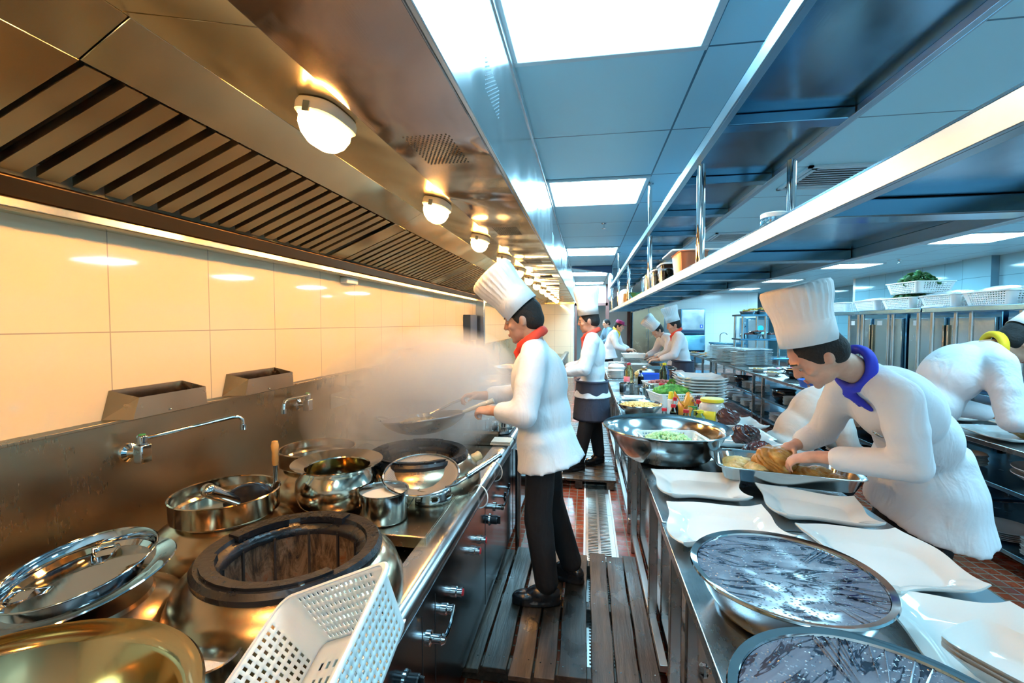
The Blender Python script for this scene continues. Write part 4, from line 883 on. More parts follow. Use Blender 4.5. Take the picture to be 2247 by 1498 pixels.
bottle('dark soy sauce bottle with red cap in front of the yellow cone', .70, 3.84, .028, .135, 'dark_sauce', .024, 'red_plastic', nk=.55, fill=.75)
bottle('small round bottle of brown vinegar with a red cap', .775, 3.72, .030, .115, 'dark_sauce', .022, 'red_plastic', nk=.6, fill=.45)
bottle('conical pale green bottle with yellow spout cap', .865, 3.66, .040, .13, 'green_glass', .028, 'yellow_plastic', 'green_glass', .5, fill=1, spout=True, grp='spout capped bottles')
bottle('tall soy bottle with red cap behind the front sauce row', .745, 4.02, .028, .165, 'dark_sauce', .028, 'red_plastic', nk=.5, fill=.8)
bottle('red capped bottle tight against the big glass jar', .915, 3.92, .028, .16, 'dark_sauce', .032, 'red_plastic', nk=.6, fill=.6)
bottle('green capped flask behind the yellow spout bottle', .875, 3.88, .030, .125, 'green_glass', .02, 'green_plastic', 'green_glass', .55, fill=1, spout=True, grp='spout capped bottles')
t = thing('yellow_cone_bottle', 'tall bottle with a yellow conical nozzle behind the sauce bottles', 'bottle', (.745, 4.2, .801))
build('bottle_body', MB().lathe([(0, 0), (.03, 0), (.03, .12), (.02, .13), (0, .13)], seg=24), 'white_plastic', t, world=False)
build('nozzle', MB().lathe([(.0, .13), (.026, .13), (.020, .19), (0, .195)], seg=20), 'yellow_plastic', t, world=False)
t = MB(); rs = []
for i in range(9): rs.append([(.76+.2*i/8, 4.12+.03*math.sin(i+j), .90+.05*math.sin(i*1.3+j*.6)+.02*j+.02*noise.noise(Vector((i, j, 1)))) for j in range(4)])
tag(build('plastic_bag', t.rings(rs, closed=False).add([(.78, 4.1, .80), (.94, 4.1, .80), (.92, 4.13, .92), (.79, 4.13, .92)], [(0, 1, 2, 3)]), 'orange_plastic', solid=.004, smooth=20), 'crumpled bright orange packet behind the sauce bottles', 'packet')
t = thing('storage_jar', 'big glass jar with yellow lid, white smears and a plain yellow label', 'jar', (.985, 3.80, .801))
build('glass_body', MB().lathe([(0, 0), (.085, 0), (.094, .01), (.096, .13), (.090, .155), (.075, .172), (.075, .18), (0, .18)], seg=44), 'cloudy_jar' if 'cloudy_jar' in MATS else 'porcelain_old', t, world=False)
build('yellow_lid', MB().lathe([(0, .178), (.085, .178), (.087, .182), (.087, .200), (.082, .204), (0, .203)], seg=36), 'yellow_plastic', t, world=False, smooth=20)
build('yellow_label', MB().rings([[(.0975*math.cos(a), .0975*math.sin(a), z) for a in [R(-175+8*j) for j in range(12)]] for z in (.03, .115)], closed=False), 'yellow_plastic', t, world=False, solid=.001)
# big oil bottles
def oil_bottle(x, y, label, capm, lblm=None, h=.30):
    t = thing('oil_bottle', label, 'bottle', (x, y, .801), 0, 'large cooking oil bottles'); r = .062
    prof = [(0, 0), (r*.9, 0), (r, .01)]
    for k in range(5): prof += [(r, .02+.03*k), (r*.95, .035+.03*k)]
    prof += [(r, .18), (r*.85, .215), (.022, .262), (.020, .275), (0, .275)]
    build('plastic_body', MB().lathe(prof, seg=32), 'oil', t, world=False)
    build('cap', MB().lathe([(0, .27), (.024, .27), (.024, .295), (.015, .30), (0, .30)], seg=20), capm, t, world=False)
    build('handle_ring', MB().tube([(.022+.018*math.cos(a)-.055, 0, .272+.018*math.sin(a)) for a in [2*PI*k/16 for k in range(17)]], .003, 6), capm, t, world=False)
    if lblm: build('pink_label', MB().rings([[(r*1.02*math.cos(a), r*1.02*math.sin(a), z) for a in [R(-170+10*j) for j in range(10)]] for z in (.02, .13)], closed=False), lblm, t, world=False, solid=.001)
simple('pink_label', (.85, .18, .22), .4)
oil_bottle(.53, 5.9, 'tall oil bottle with pink cap and pink label near the second cook', 'red_plastic', 'pink_label'); oil_bottle(.97, 5.95, 'oil bottle with a pale yellow cap beside the blue tub', 'yellow_plastic')
# steel cups and shakers
def cup(label, x, y, r, h, grp='steel cups beside the oil bottle', z=.801, name='steel_cup', cat='cup'):
    t = pot(name, label, cat, (x, y, z), [(0, 0), (r*.94, 0), (r, .004), (r, h-.004), (r*1.04, h), (r*.97, h), (r*.93, .006), (0, .004)], 'steel_pot', grp, 32)
    build('rim_bead', MB().tube([(r*1.03*math.cos(2*PI*k/24), r*1.03*math.sin(2*PI*k/24), h) for k in range(25)], .0018, 6), 'chrome', t, world=False); return t
cup('wide steel cup at the worktop edge below the oil bottle', .46, 5.32, .085, .115); cup('narrow steel cup beside the wide one', .60, 5.15, .045, .09); cup('steel cup right of the narrow one', .70, 5.2, .048, .11); cup('steel cup behind, next to the dark bottle', .72, 5.5, .06, .10)
bottle('small dark flask with clear wrap next to the blue tub', .70, 6.1, .04, .18, 'dark_sauce', .03, 'black_plastic', nk=.35, fill=.75, grp=None, name='dark_flask')
t = thing('salt_shaker', 'white box shaker with red cap beside the herbs bag', 'shaker', (.80, 5.05, .801)); build('box_body', MB().box(-.028, .028, -.02, .02, 0, .13), 'white_plastic', t, world=False, bevel=.006); build('red_cap', MB().box(-.03, .03, -.022, .022, .13, .155), 'red_plastic', t, world=False, bevel=.006)
bottle('little green labelled glass bottle, left of the shaker', .735, 4.98, .022, .085, 'green_glass', .015, 'black_plastic', 'green_glass', .6, 'green_plastic', fill=1, grp='little green labelled bottles'); bottle('little green labelled glass bottle, right of the shaker', .845, 4.96, .022, .075, 'green_glass', .015, 'black_plastic', 'green_glass', .6, 'green_plastic', fill=1, grp='little green labelled bottles')
leaf_heap('herb_bag', 'bag of fresh green herbs behind the broccoli basket', 'herbs', (.92, 5.15, .85), .09, .09, .14, 120, .05, 'broccoli', seed=11, up=1.4)
t = thing('blue_tub', 'small blue plastic tub behind the herbs', 'tub', (.86, 6.35, .801)); build('tub_wall', MB().rings([[(x*s_, y*s_, z) for x, y, _ in oct_ring(.13, .10, 0, 32, 6)] for s_, z in ((.85, 0), (1, .11), (1.05, .112), (1.05, .118), (.96, .114), (.82, .006))]), 'blue_plastic', t, world=False)
# more steel bowl and plate stacks beyond
pt = pot('large_far_bowl', 'wide steel bowl beyond the oil bottles in front of the dark apron', 'bowl', (1.05, 6.95, .801), [(0, 0), (.14, 0), (.19, .04), (.25, .13), (.262, .14), (.26, .144), (.24, .13), (.18, .045), (.13, .01), (0, .01)], seg=56)
def round_plate(r=.12, h=.018): return MB().lathe([(0, 0), (r*.6, 0), (r*.62, .003), (r*.98, h-.003), (r, h), (r*.985, h+.001), (r*.65, .006), (0, .005)], seg=44)
def plate_stack(x, y, n, label, r=.12, step=.012, z=.801, mat='porcelain', grp='round white plates in stacks', sq=0, rot=0, name='round_plate'):
    m_ = MB().rings([[(a_, b__, zz) for a_, b__, _ in oct_ring(r*s_, r*s_*(.72 if sq == 2 else 1), 0, 40, 7)] for s_, zz in ((.6, 0), (.62, .003), (.97, .015), (1, .019), (.985, .020), (.66, .007), (.2, .006))]) if sq else round_plate(r)
    f_ = build(name, m_, mat, smooth=50); f_.location = (x, y, z); f_.rotation_euler = (0, 0, rot); tag(f_, '', 'plate', grp)
    f_['label'] = (label % ('lowest' if n > 1 else 'single')); 
    for k in range(1, n):
        dup(f_, (x+.003*math.sin(k*2.3+x), y+.003*math.cos(k*1.7), z+step*k), rot+.05*math.sin(k*5), label % (ORD[n-1-k] if n-1-k < 16 else 'lower'))
plate_stack(.80, 7.35, 12, '%s round plate of the stack beside the far steel bowl', .17, .013)
plate_stack(.82, 8.25, 12, '%s broad plate of the stack under the plastic tray at the far worktop', .22, .015, grp='broad plates at the far worktop')
plate_stack(.50, 7.9, 9, '%s plate of the far stack nearest the aisle edge', .14, .015, grp='plates at the aisle edge')
plate_stack(.84, 6.62, 10, '%s small plate of the stack right behind the pink capped oil bottle', .11, .011, grp='small plates behind the oil bottle')
plate_stack(.42, 6.75, 10, '%s plate of the stack left of the pink capped oil bottle', .12, .011, grp='plates left of the oil bottle')
t = thing('tureen', 'white lidded tureen on the far worktop near the second cook', 'tureen', (.47, 7.3, .801)); build('bowl', MB().lathe([(0, 0), (.08, 0), (.13, .08), (.135, .12), (.125, .12), (0, .11)], seg=40), 'porcelain', t, world=False); build('lid', MB().lathe([(0, .12), (.132, .12), (.10, .155), (.02, .17), (.02, .18), (.03, .19), (0, .197)], seg=40), 'porcelain', t, world=False)
basket('clear shallow tray of white dumplings on top of the far plate stack', (.82, 8.25, .994), 0, (.40, .28, .07), holes=False, name='dumpling_tray', mat='white_plastic')
lump_heap('dumplings', 'white dumplings in the shallow tray on the far plates', 'food', (.82, 8.25, 1.03), .16, .11, .04, 90, .022, 'porcelain', seed=21)
lump_heap('peeled_garlic', 'pale brown sliced food heaped beyond the dark flask', 'food', (.80, 7.02, .80), .08, .10, .10, 120, .018, 'pale_skin', seed=22)
# things on the overhead shelf
def box_tub(x, y, sx, sy, h, label, mat='box_plastic', z=1.8645, name='storage_tub', grp='plastic tubs on the overhead shelf', fill=None, lidm=None):
    t = thing(name, label, 'tub', (x, y, z), 0, grp)
    build('tub_wall', MB().rings([[(a_*s_, b__*s_, zz) for a_, b__, _ in oct_ring(sx/2, sy/2, 0, 32, 6)] for s_, zz in ((.82, 0), (.97, h), (1.02, h), (1.02, h+.006), (.94, h+.004), (.79, .005))]), mat, t, world=False)
    if fill:
        rnd = random.Random(3); m_ = MB()
        for k in range(60): m_.ell((rnd.uniform(-1, 1)*sx*.36, rnd.uniform(-1, 1)*sy*.36, rnd.uniform(.1, .75)*h), rnd.uniform(.012, .022), seg=7, rg=5)
        build('contents', m_, fill, t, world=False)
    if lidm: build('lid', MB().rings([[(a_*s_, b__*s_, zz) for a_, b__, _ in oct_ring(sx/2, sy/2, 0, 32, 6)] for s_, zz in ((1.03, h+.007), (1.04, h+.016), (.9, h+.02))]), lidm, t, world=False)
box_tub(.57, 2.72, .16, .30, .12, 'reddish brown box shaped tub on the overhead shelf behind the steel posts', 'copper_tub' if 'copper_tub' in MATS else 'wood_handle')
box_tub(.57, 3.25, .17, .26, .115, 'clear lidded tub of dried mushrooms on the overhead shelf, nearest of three', fill='dark_roast', lidm='white_plastic')
box_tub(.57, 3.62, .17, .26, .115, 'clear lidded tub of dried food on the overhead shelf, middle of three', fill='pale_skin', lidm='white_plastic')
box_tub(.57, 4.05, .17, .28, .12, 'empty looking clear tub on the overhead shelf, farthest of three', lidm='box_plastic')
tag(build('white_tray_lid', MB().box(.50, .78, 2.86, 3.20, 0, .012), 'white_plastic', bevel=.004), 'white tray lid propped against the reddish tub on the shelf', 'lid'); bpy.data.objects['white_tray_lid'].location = (-.04, -.24, 1.993)
t = thing('lidded_glass_jar', 'small glass jar with a pale lid on the overhead shelf edge', 'jar', (.565, 1.52, 1.8645), 0)
build('glass_body', MB().lathe([(0, 0), (.036, 0), (.039, .006), (.039, .045), (.034, .055), (0, .055)], seg=28), 'clear_glass', t, world=False); build('lid', MB().lathe([(0, .055), (.038, .055), (.039, .067), (.036, .07), (0, .07)], seg=28), 'white_plastic', t, world=False)
pot('shelf_bowl', 'pale glass bowl on the far part of the overhead shelf', 'bowl', (.60, 5.5, 1.8645), [(0, 0), (.06, 0), (.10, .05), (.12, .09), (.118, .092), (.09, .045), (.05, .006), (0, .006)], 'green_glass')
pot('copper_pot', 'small coppery metal pot on the far part of the overhead shelf', 'pot', (.55, 6.1, 1.8645), [(0, 0), (.07, 0), (.08, .02), (.08, .11), (.083, .113), (.075, .11), (.072, .01), (0, .008)], 'wood_handle')
tag(build('white_packet', MB().rings([[(.56+.09*s_*math.cos(a), 7.0+.18*s_*math.sin(a), z+.02*math.sin(a*3)) for a in [2*PI*k/20 for k in range(20)]] for s_, z in ((1, 1.866+.02), (1.1, 1.95), (.8, 2.06), (.2, 2.09))]).box(.5, .62, 6.9, 7.1, 1.8645, 1.9), 'paper', smooth=40), 'bulging white packet on the overhead shelf', 'packet')
leaf_heap('yellow_bag', 'crumpled yellow plastic bag at the far end of the overhead shelf', 'bag', (.62, 8.1, 1.915), .05, .22, .07, 40, .12, 'yellow_plastic', seed=31, kind=None)
t = thing('clear_bottle', 'clear bottle on the overhead shelf beside the coppery pot', 'bottle', (.74, 5.9, 1.8645)); build('glass_body', MB().lathe([(0, 0), (.035, 0), (.036, .1), (.012, .15), (.012, .17), (0, .17)], seg=24), 'clear_glass', t, world=False); build('cap', MB().lathe([(0, .168), (.014, .168), (.013, .185), (0, .185)], seg=16), 'white_plastic', t, world=False)

# ================================================================== dishes on the second row of tables
plate_stack(3.12, 9.35, 11, '%s large square plate of the tall front stack on the far table', .30, .029, grp='large square plates in the front stack', sq=1, rot=.1, name='square_plate')
plate_stack(2.93, 10.0, 11, '%s large round plate of the stack behind the square plates', .26, .028, z=.801, grp='large round plates behind the square stack')
plate_stack(2.98, 10.9, 11, '%s large round plate of the farthest tall stack', .28, .028, z=.801, grp='large round plates in the farthest stack')
plate_stack(2.84, 9.15, 10, '%s small square plate of the stack at the table edge', .13, .027, grp='small square plates at the table edge', sq=1, name='square_plate')
def garnished(x, y, z, r, label, foodm='banana', grp='garnished plates on the far tables', fl=True, sq=0):
    t = thing('garnished_plate', label, 'plate', (x, y, z), random.uniform(-.4, .4), grp)
    build('plate', round_plate(r) if not sq else MB().rings([oct_ring(r*s_, r*.7*s_, zz, 36, 5) for s_, zz in ((.6, 0), (.97, .015), (1, .019), (.66, .007), (.2, .006))]), 'porcelain', t, world=False, smooth=50)
    rnd = random.Random(int(x*100+y*10)); m_ = MB()
    for k in range(16): m_.ell((rnd.uniform(-.4, .4)*r, rnd.uniform(-.4, .4)*r, .012+rnd.uniform(0, .02)), (.022, .016, .012), seg=7, rg=5)
    build('food', m_, foodm, t, world=False)
    if fl:
        m_ = MB()
        for k in range(6): a = k*PI/3; m_.ell((r*.6+.016*math.cos(a), .016*math.sin(a), .028), (.018, .012, .006), Matrix.Rotation(a, 3, 'Z'), seg=8, rg=5)
        build('flower', m_, 'flower', t, world=False)
gy = [(2.86, 11.5), (3.2, 11.6), (3.24, 11.2), (2.85, 12.0), (3.05, 12.3), (3.24, 12.0), (2.85, 12.8), (3.2, 12.8), (3.26, 10.6)]
for k, (x, y) in enumerate(gy): garnished(x, y, .801, .15, 'garnished plate with a purple flower, %s on the farthest table' % ['nearest the aisle edge', 'in the near middle', 'at the near right', 'second along the aisle edge', 'in the centre', 'at the middle right', 'at the far left', 'at the far right', 'nearest beside the plate stack'][k], 'pale_skin')
for k, (x, y) in enumerate([(3.42, 8.55), (3.15, 8.45), (3.45, 8.0), (3.2, 7.85), (3.45, 7.45)]): garnished(x, y, .801, .15, 'white plate with a red flower, %s behind the carrot bowl' % ['farthest right', 'farthest left', 'middle right', 'middle left', 'nearest'][k], 'porcelain', 'red flower plates behind the carrot bowl')
pt = pot('carrot_bowl', 'dark shiny bowl heaped with orange carrot on the middle table', 'bowl', (3.02, 7.15, .801), [(0, 0), (.10, 0), (.16, .04), (.18, .08), (.165, .11), (.20, .13), (.198, .134), (.16, .115), (.17, .08), (0, .07)], 'black_ceramic')
lump_heap('shredded_carrot', 'bright orange shredded carrot in the dark bowl', 'vegetables', (3.02, 7.15, .895), .14, .14, .04, 160, .014, 'carrot', seed=41)
for k, (x, y) in enumerate([(2.80, 8.05), (2.82, 7.50)]):
    t = thing('snack_dish', ['round dish of nuts on the table edge below the square plates', 'folded white paper dish of snacks beside the carrot bowl'][k], 'dish', (x, y, .801), 0, 'snack dishes on the table edge')
    build('dish', MB().lathe([(0, 0), (.07, 0), (.14, .05), (.15, .052), (.13, .04), (.06, .006), (0, .006)], seg=36 if k == 0 else 4), 'porcelain', t, world=False, smooth=40 if k == 0 else 0)
    m_ = MB(); rnd = random.Random(k)
    for q in range(30): m_.ell((rnd.uniform(-.07, .07), rnd.uniform(-.07, .07), .03+rnd.uniform(0, .02)), .014, seg=6, rg=4)
    build('nuts', m_, 'pale_skin', t, world=False)
def crate(x, y, z, sx, sy, h, mat, label, name):
    t = thing(name, label, 'crate', (x, y, z), 0)
    build('crate_wall', MB().rings([[(a_*s_, b__*s_, zz) for a_, b__, _ in oct_ring(sx/2, sy/2, 0, 32, 9)] for s_, zz in ((.92, 0), (.98, h-.015), (1.02, h-.015), (1.02, h), (.97, h), (.90, .006))]), mat, t, world=False, smooth=30); return t
ct = crate(2.90, 6.05, .801, .48, .62, .09, 'blue_plastic', 'bright blue plastic crate on the middle table, beside the cook hat', 'blue_crate')
build('emblem', MB().tube([(2.66, 6.0+.022*math.cos(a), .845+.022*math.sin(a)) for a in [R(-200+15*k) for k in range(15)]], .004, 6), 'orange_plastic', ct)
leaf_heap('chopped_scallion', 'chopped green vegetables heaped over the blue crate', 'vegetables', (2.98, 6.1, .87), .18, .26, .05, 200, .04, 'broccoli', seed=43, up=.4)
tag(build('paper_napkin', MB().rings([[(2.75+.12*i/4+.01*math.sin(j*2), 5.35+.22*j/5, .803+.012*abs(math.sin(i+j*1.7))) for j in range(6)] for i in range(5)], closed=False), 'paper', solid=.002, smooth=0), 'crumpled white paper on the table in front of the blue crate', 'paper')
for k, (x, y, sx, lb) in enumerate(((2.86, 4.35, .30, 'large platter nearest the edge, under the yellow collared man'), (3.25, 4.55, .30, 'large platter with red blossoms behind the man with yellow collar'), (2.98, 3.62, .34, 'long platter under the dark roast at the right picture edge'), (3.35, 3.9, .26, 'large platter behind the dark roast'))):
    o = wavy_platter(lb, [(x-sx, y+.22), (x+sx, y+.25), (x+sx, y-.2), (x-sx+.05, y-.22)] if x-sx > 2.7 else [(2.70, y+.24), (x+sx, y+.25), (x+sx, y-.2), (2.72, y-.22)], .801+.02*(k == 1), 'large platters on the near right table', bulge=(.05, .05, .05, .05))
for k, (x, y) in enumerate(((3.22, 4.62), (3.32, 4.45))):
    m_ = MB()
    for q in range(7): a = q*.9; m_.ell((x+.022*math.cos(a), y+.022*math.sin(a), .842), (.028, .018, .010), Matrix.Rotation(a, 3, 'Z'), seg=8, rg=5)
    tag(build('red_blossom', m_, 'flower'), ['red blossom lying on the right platter, left of two', 'red blossom lying on the right platter, right of two'][k], 'flower', 'red blossoms on the platter')
lump('dark_roast', 'dark brown roast on the platter under the man\'s hand at the right edge', 'roast', (3.02, 3.58, .815), (.17, .14, .085), 'dark_roast', None, 31, 6, .25)
plate_stack(3.35, 5.1, 9, '%s broad white plate of the stack behind the two stooping cooks', .26, .018, grp='broad plates behind the two cooks')
garnished(3.35, 5.1, .964, .2, 'plate of small brown pieces on top of the broad plate stack', 'dark_roast', None, False)
# lower shelves
plate_stack(2.86, 3.62, 5, '%s shell plate on the lowest shelf under the right table', .17, .012, .1305, 'porcelain_old', 'shell plates on the lowest shelf')
plate_stack(2.87, 3.22, 8, '%s oblong plate leaning on the lowest shelf at the right picture edge', .16, .014, .1305, 'porcelain_old', 'oblong plates on the lowest shelf', sq=2, name='oblong_plate')
pot('serving_basin', 'wide pale basin on the middle shelf under the right table', 'basin', (2.98, 3.35, .531), [(0, 0), (.12, 0), (.2, .06), (.24, .09), (.238, .094), (.19, .06), (.11, .008), (0, .008)], 'porcelain_old')
pot('serving_basin', 'wide pale basin stacked inside the lower one on the middle shelf', 'basin', (2.98, 3.35, .571), [(0, 0), (.12, 0), (.2, .06), (.24, .09), (.238, .094), (.19, .06), (.11, .008), (0, .008)], 'porcelain_old')
plate_stack(2.86, 3.95, 7, '%s dark plate in the stack behind the basins on the middle shelf', .12, .012, .531, 'porcelain_old', 'plates behind the basins')
U = [(4.75, 'sq'), (5.15, 'pot'), (5.55, 'rd'), (5.95, 'pot'), (6.35, 'sq'), (6.8, 'rd'), (7.2, 'sq'), (8.1, 'rd'), (8.5, 'rd'), (8.95, 'sq'), (9.4, 'rd'), (9.8, 'rd')]
for k, (y, kd) in enumerate(U):
    for zi, z in enumerate((.4605, .1505)):
        kk = kd if (k+zi) % 3 else {'sq': 'pot', 'pot': 'sq', 'rd': 'sq'}[kd]
        where = '%s undershelf, %s from the camera end of the open tables' % (['upper', 'lower'][zi], ['first', 'second', 'third', 'fourth', 'fifth', 'sixth', 'seventh', 'eighth', 'ninth', 'tenth', 'eleventh', 'twelfth'][k])
        if kk == 'pot': pot('black_clay_pot', 'black clay pot on the '+where, 'pot', (2.86, y, z), [(0, 0), (.10, 0), (.15, .06), (.155, .12), (.145, .15), (.165, .155), (.16, .165), (.14, .15), (0, .14)], 'black_ceramic', 'black clay pots on the undershelves', 40)
        else: plate_stack(2.85, y, 7, '%s plate, '+where, .15, .016, z, 'porcelain', 'crockery on the undershelves', sq=(kk == 'sq'), name='square_plate' if kk == 'sq' else 'round_plate')
# rack with food trays at the far centre
rk = thing('serving_rack', 'free standing steel rack with trays of fruit and skewers at far centre', 'rack', (4.4, 11.5, 0))
RX0, RX1, RY0, RY1 = 3.50, 5.5, 11.2, 11.85
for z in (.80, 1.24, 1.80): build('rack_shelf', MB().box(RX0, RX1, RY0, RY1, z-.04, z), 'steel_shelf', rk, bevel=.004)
for x in (3.56, 4.05, 4.55, 5.4):
    for y in (RY0+.05, RY1-.05): build('rack_post', MB().lathe([(0, 0), (.028, 0), (.028, 1.758), (0, 1.758)], (x, y, 0), 14), 'chrome', rk)
def foil_tray(x, y, z, sx, sy, label, mat='steel_pot', nm='foil_tray', grp='food trays on the far rack', h=.07):
    t = thing(nm, label, 'tray', (x, y, z), 0, grp)
    build('tray_wall', MB().rings([[(a_*s_, b__*s_, zz) for a_, b__, _ in oct_ring(sx/2, sy/2, 0, 28, 6)] for s_, zz in ((.85, 0), (1, h), (1.04, h+.003), (.95, h), (.82, .005))]), mat, t, world=False); return t
for k, x in enumerate((3.72, 4.02, 4.35)): foil_tray(x, 11.45, 1.802, .27, .4, ['left', 'middle', 'right'][k]+' foil tray of fruit on top of the far rack')
rnd = random.Random(5)
for k in range(16):
    x = 3.66+.06*k+rnd.uniform(-.03, .03); y = 11.45+rnd.uniform(-.12, .12); z = 1.855+.05*math.sin(PI*k/16)+rnd.uniform(0, .02); a = rnd.uniform(-1, 1)
    tag(build('banana', MB().tube([(x+.09*math.cos(a)*(j-2)/2, y+.09*math.sin(a)*(j-2)/2, z+.03*math.cos((j-2)*.7)) for j in range(5)], [.010, .02, .023, .019, .006], 8), 'banana'), 'ripe yellow banana heaped in the foil trays on top of the far rack', 'banana', 'bananas on the far rack')
for k, (x, z) in enumerate(((3.82, 1.242), (4.30, 1.242), (4.02, 1.345))):
    foil_tray(x, 11.53, z, .42, .32, ['left lower', 'right lower', 'raised upper'][k]+' tray of dark skewers on the middle shelf of the far rack', h=.09 if k != 2 else .05)
    lump_heap('skewered_meat', 'dark red skewered meat in the %s tray of the far rack' % ['left lower', 'right lower', 'raised upper'][k], 'food', (x, 11.53, z+(.075 if k != 2 else .035)), .17, .12, .04, 90, .02, 'skewer_meat', seed=50+k)
basket('white basket on the middle shelf of the far rack, left of two', (4.785, 11.53, 1.242), 0, (.38, .30, .14), 'white baskets on the far rack', holes=False)
basket('white basket on the middle shelf of the far rack, right of two', (5.185, 11.53, 1.242), 0, (.36, .30, .14), 'white baskets on the far rack', holes=False)
plate_stack(4.85, 11.5, 4, '%s plate of the stack on the bottom shelf of the far rack', .24, .022, .801, grp='plates on the far rack')
# far wall machines
t = thing('ice_machine', 'tall steel ice machine standing against the white back wall', 'ice machine', (3.95, 18.0, 0))
build('cabinet', MB().box(3.45, 4.30, 17.7, 18.4, .12, 2.12), 'steel_shelf', t, bevel=.01); build('upper_door', MB().box(3.48, 4.27, 17.68, 17.70, 1.35, 2.10), 'steel_fascia', t, bevel=.006)
build('dark_band', MB().box(3.47, 4.28, 17.67, 17.695, 1.24, 1.33), 'duct_dark', t, bevel=.004); build('bin_hatch', MB().prism([(17.70, .5), (17.55, .6), (17.60, 1.15), (17.70, 1.22)], 3.47, 4.28, 'x'), 'steel_shelf', t, bevel=.006)
build('emblem_plate', MB().box(4.12, 4.22, 17.672, 17.68, 1.42, 1.54), 'blue_plastic', t); build('emblem_mark', MB().ell((4.17, 17.668, 1.48), (.02, .006, .035)), 'paper', t)
for x in (3.5, 4.25): build('foot', MB().box(x-.03, x+.03, 17.75, 17.81, 0, .12), 'steel', t)
t = thing('water_boiler', 'grey steel water boiler with a coloured sticker near the far corner', 'boiler', (6.0, 17.0, 0))
build('cabinet', MB().box(5.55, 6.3, 17.2, 17.9, .10, 1.78), 'steel_shelf', t, bevel=.01); build('door', MB().box(5.62, 6.27, 17.18, 17.2, .15, 1.72), 'steel_fascia', t, bevel=.008)
build('sticker', MB().lathe([(0, 0), (.10, 0), (.10, .004), (0, .004)], M=Matrix.Translation((6.02, 17.178, 1.42)) @ Matrix.Rotation(PI/2, 4, 'X'), seg=20), 'magnet', t); build('sticker_ribbon', MB().box(5.95, 6.12, 17.170, 17.175, 1.27, 1.33), 'flower', t)
build('valve', MB().tube([(5.55, 17.3, 1.6), (5.50, 17.3, 1.6), (5.50, 17.3, 1.66)], .012, 8), 'chrome', t); build('power_cord', MB().tube([(5.55, 17.25, 1.5), (5.48, 17.35, 1.35), (5.47, 17.35, 1.15), (5.49, 17.35, 1.05), (5.54, 17.35, .98)], .008, 6), 'black_plastic', t)
for x in (5.6, 6.25): build('foot', MB().box(x-.03, x+.03, 17.3, 17.36, 0, .1), 'steel', t)
t = thing('sink_unit', 'steel sink unit with a curved tap before the white back wall', 'sink', (4.9, 17.0, 0))
build('basin_top', MB().box(4.36, 5.45, 16.7, 17.4, .86, .92), 'steel_shelf', t, bevel=.01); build('basin', MB().box(4.5, 5.3, 16.8, 17.3, .6, .859), 'steel_front', t)
build('gooseneck_tap', MB().tube([(4.72, 17.3, .92), (4.72, 17.3, 1.15)]+[(4.72+.12-.12*math.cos(a), 17.3-.02, 1.15+.10*math.sin(a)) for a in [R(20*k) for k in range(1, 9)]], .014, 8), 'chrome', t)
for x in (4.42, 5.38):
    for y in (16.76, 17.34): build('leg', MB().box(x-.02, x+.02, y-.02, y+.02, 0, .86), 'steel', t)
t = thing('steel_cupboard', 'tall dull steel cupboard on the back wall behind the leaning cook', 'cupboard', (2.2, 18.0, 0))
build('cabinet', MB().box(1.72, 2.9, 17.9, 18.45, .1, 2.35), 'steel_shelf', t, bevel=.008)
for x in (1.74, 2.32): d_ = build('door', MB().box(x, x+.565, 17.88, 17.90, .15, 2.3), 'steel_drum', t, bevel=.005); build('handle', MB().box(x+.5, x+.52, 17.86, 17.88, 1.0, 1.3), 'chrome', d_)
tag(build('door_post', MB().box(1.58, 1.68, 18.3, 18.49, 0, 2.74), 'door_brown', bevel=.004), 'dark upright door post on the back wall left of the steel cupboard', 'post')

# ================================================================== floor things
gr = thing('drain_grating', 'long slotted steel drain grating running down the aisle floor', 'drain', (.108, 4, 0.001))
y = 1.0; n_ = 0
while y < 9.5:
    g = MB(); x0, x1, L = .005, .212, .70; fr_ = .010
    g.box(x0, x1, y, y+fr_, .001, .007).box(x0, x1, y+L-fr_-.004, y+L-.004, .001, .007)
    ncol = 3; xs = [x0, x0+.018, x0+.018+.07, x0+.018+.088+.0, x0+.018+.088+.07, x1]
    g.box(xs[0], xs[1], y+fr_, y+L-fr_-.004, .001, .007).box(xs[2], xs[3], y+fr_, y+L-fr_-.004, .001, .007).box(xs[4], xs[5], y+fr_, y+L-fr_-.004, .001, .007)
    k = y+fr_+.010
    while k < y+L-.03:
        for q in (1, 3): g.box(xs[q], xs[q+1], k+.009, k+.021, .001, .007)
        k += .0235
    build('grate_panel', g, 'steel_grate', gr, smooth=0); y += L
build('channel', MB().box(.006, .211, 1.0, 9.5, .0002, .0009), 'dark_gap', gr, smooth=0)
build('side_trim', MB().box(-.012, .003, 1.0, 9.5, .0003, .008).box(.214, .228, 1.0, 9.5, .0003, .008), 'paper', gr, smooth=0)
def plank(name, pts, z0, z1, par, seed, axis='y'):
    # plank with a worn, slightly wandering outline
    (xa, xb, ya, yb) = pts; n = 14; L = []; Rr = []
    for i in range(n+1):
        f_ = i/n
        if axis == 'y': L.append((xa+.006*noise.noise(Vector((seed, f_*4, 0))), ya+(yb-ya)*f_)); Rr.append((xb+.006*noise.noise(Vector((seed, f_*4, 5))), ya+(yb-ya)*f_))
        else: L.append((xa+(xb-xa)*f_, ya+.005*noise.noise(Vector((seed, f_*4, 0))))); Rr.append((xa+(xb-xa)*f_, yb+.005*noise.noise(Vector((seed, f_*4, 5)))))
    return build(name, MB().prism(L+Rr[::-1], z0, z1), 'old_timber', par, bevel=.003, smooth=30)
db = thing('wooden_duckboard', 'worn wooden duckboard of long planks the chef stands on', 'duckboard', (-.1, 2.4, 0))
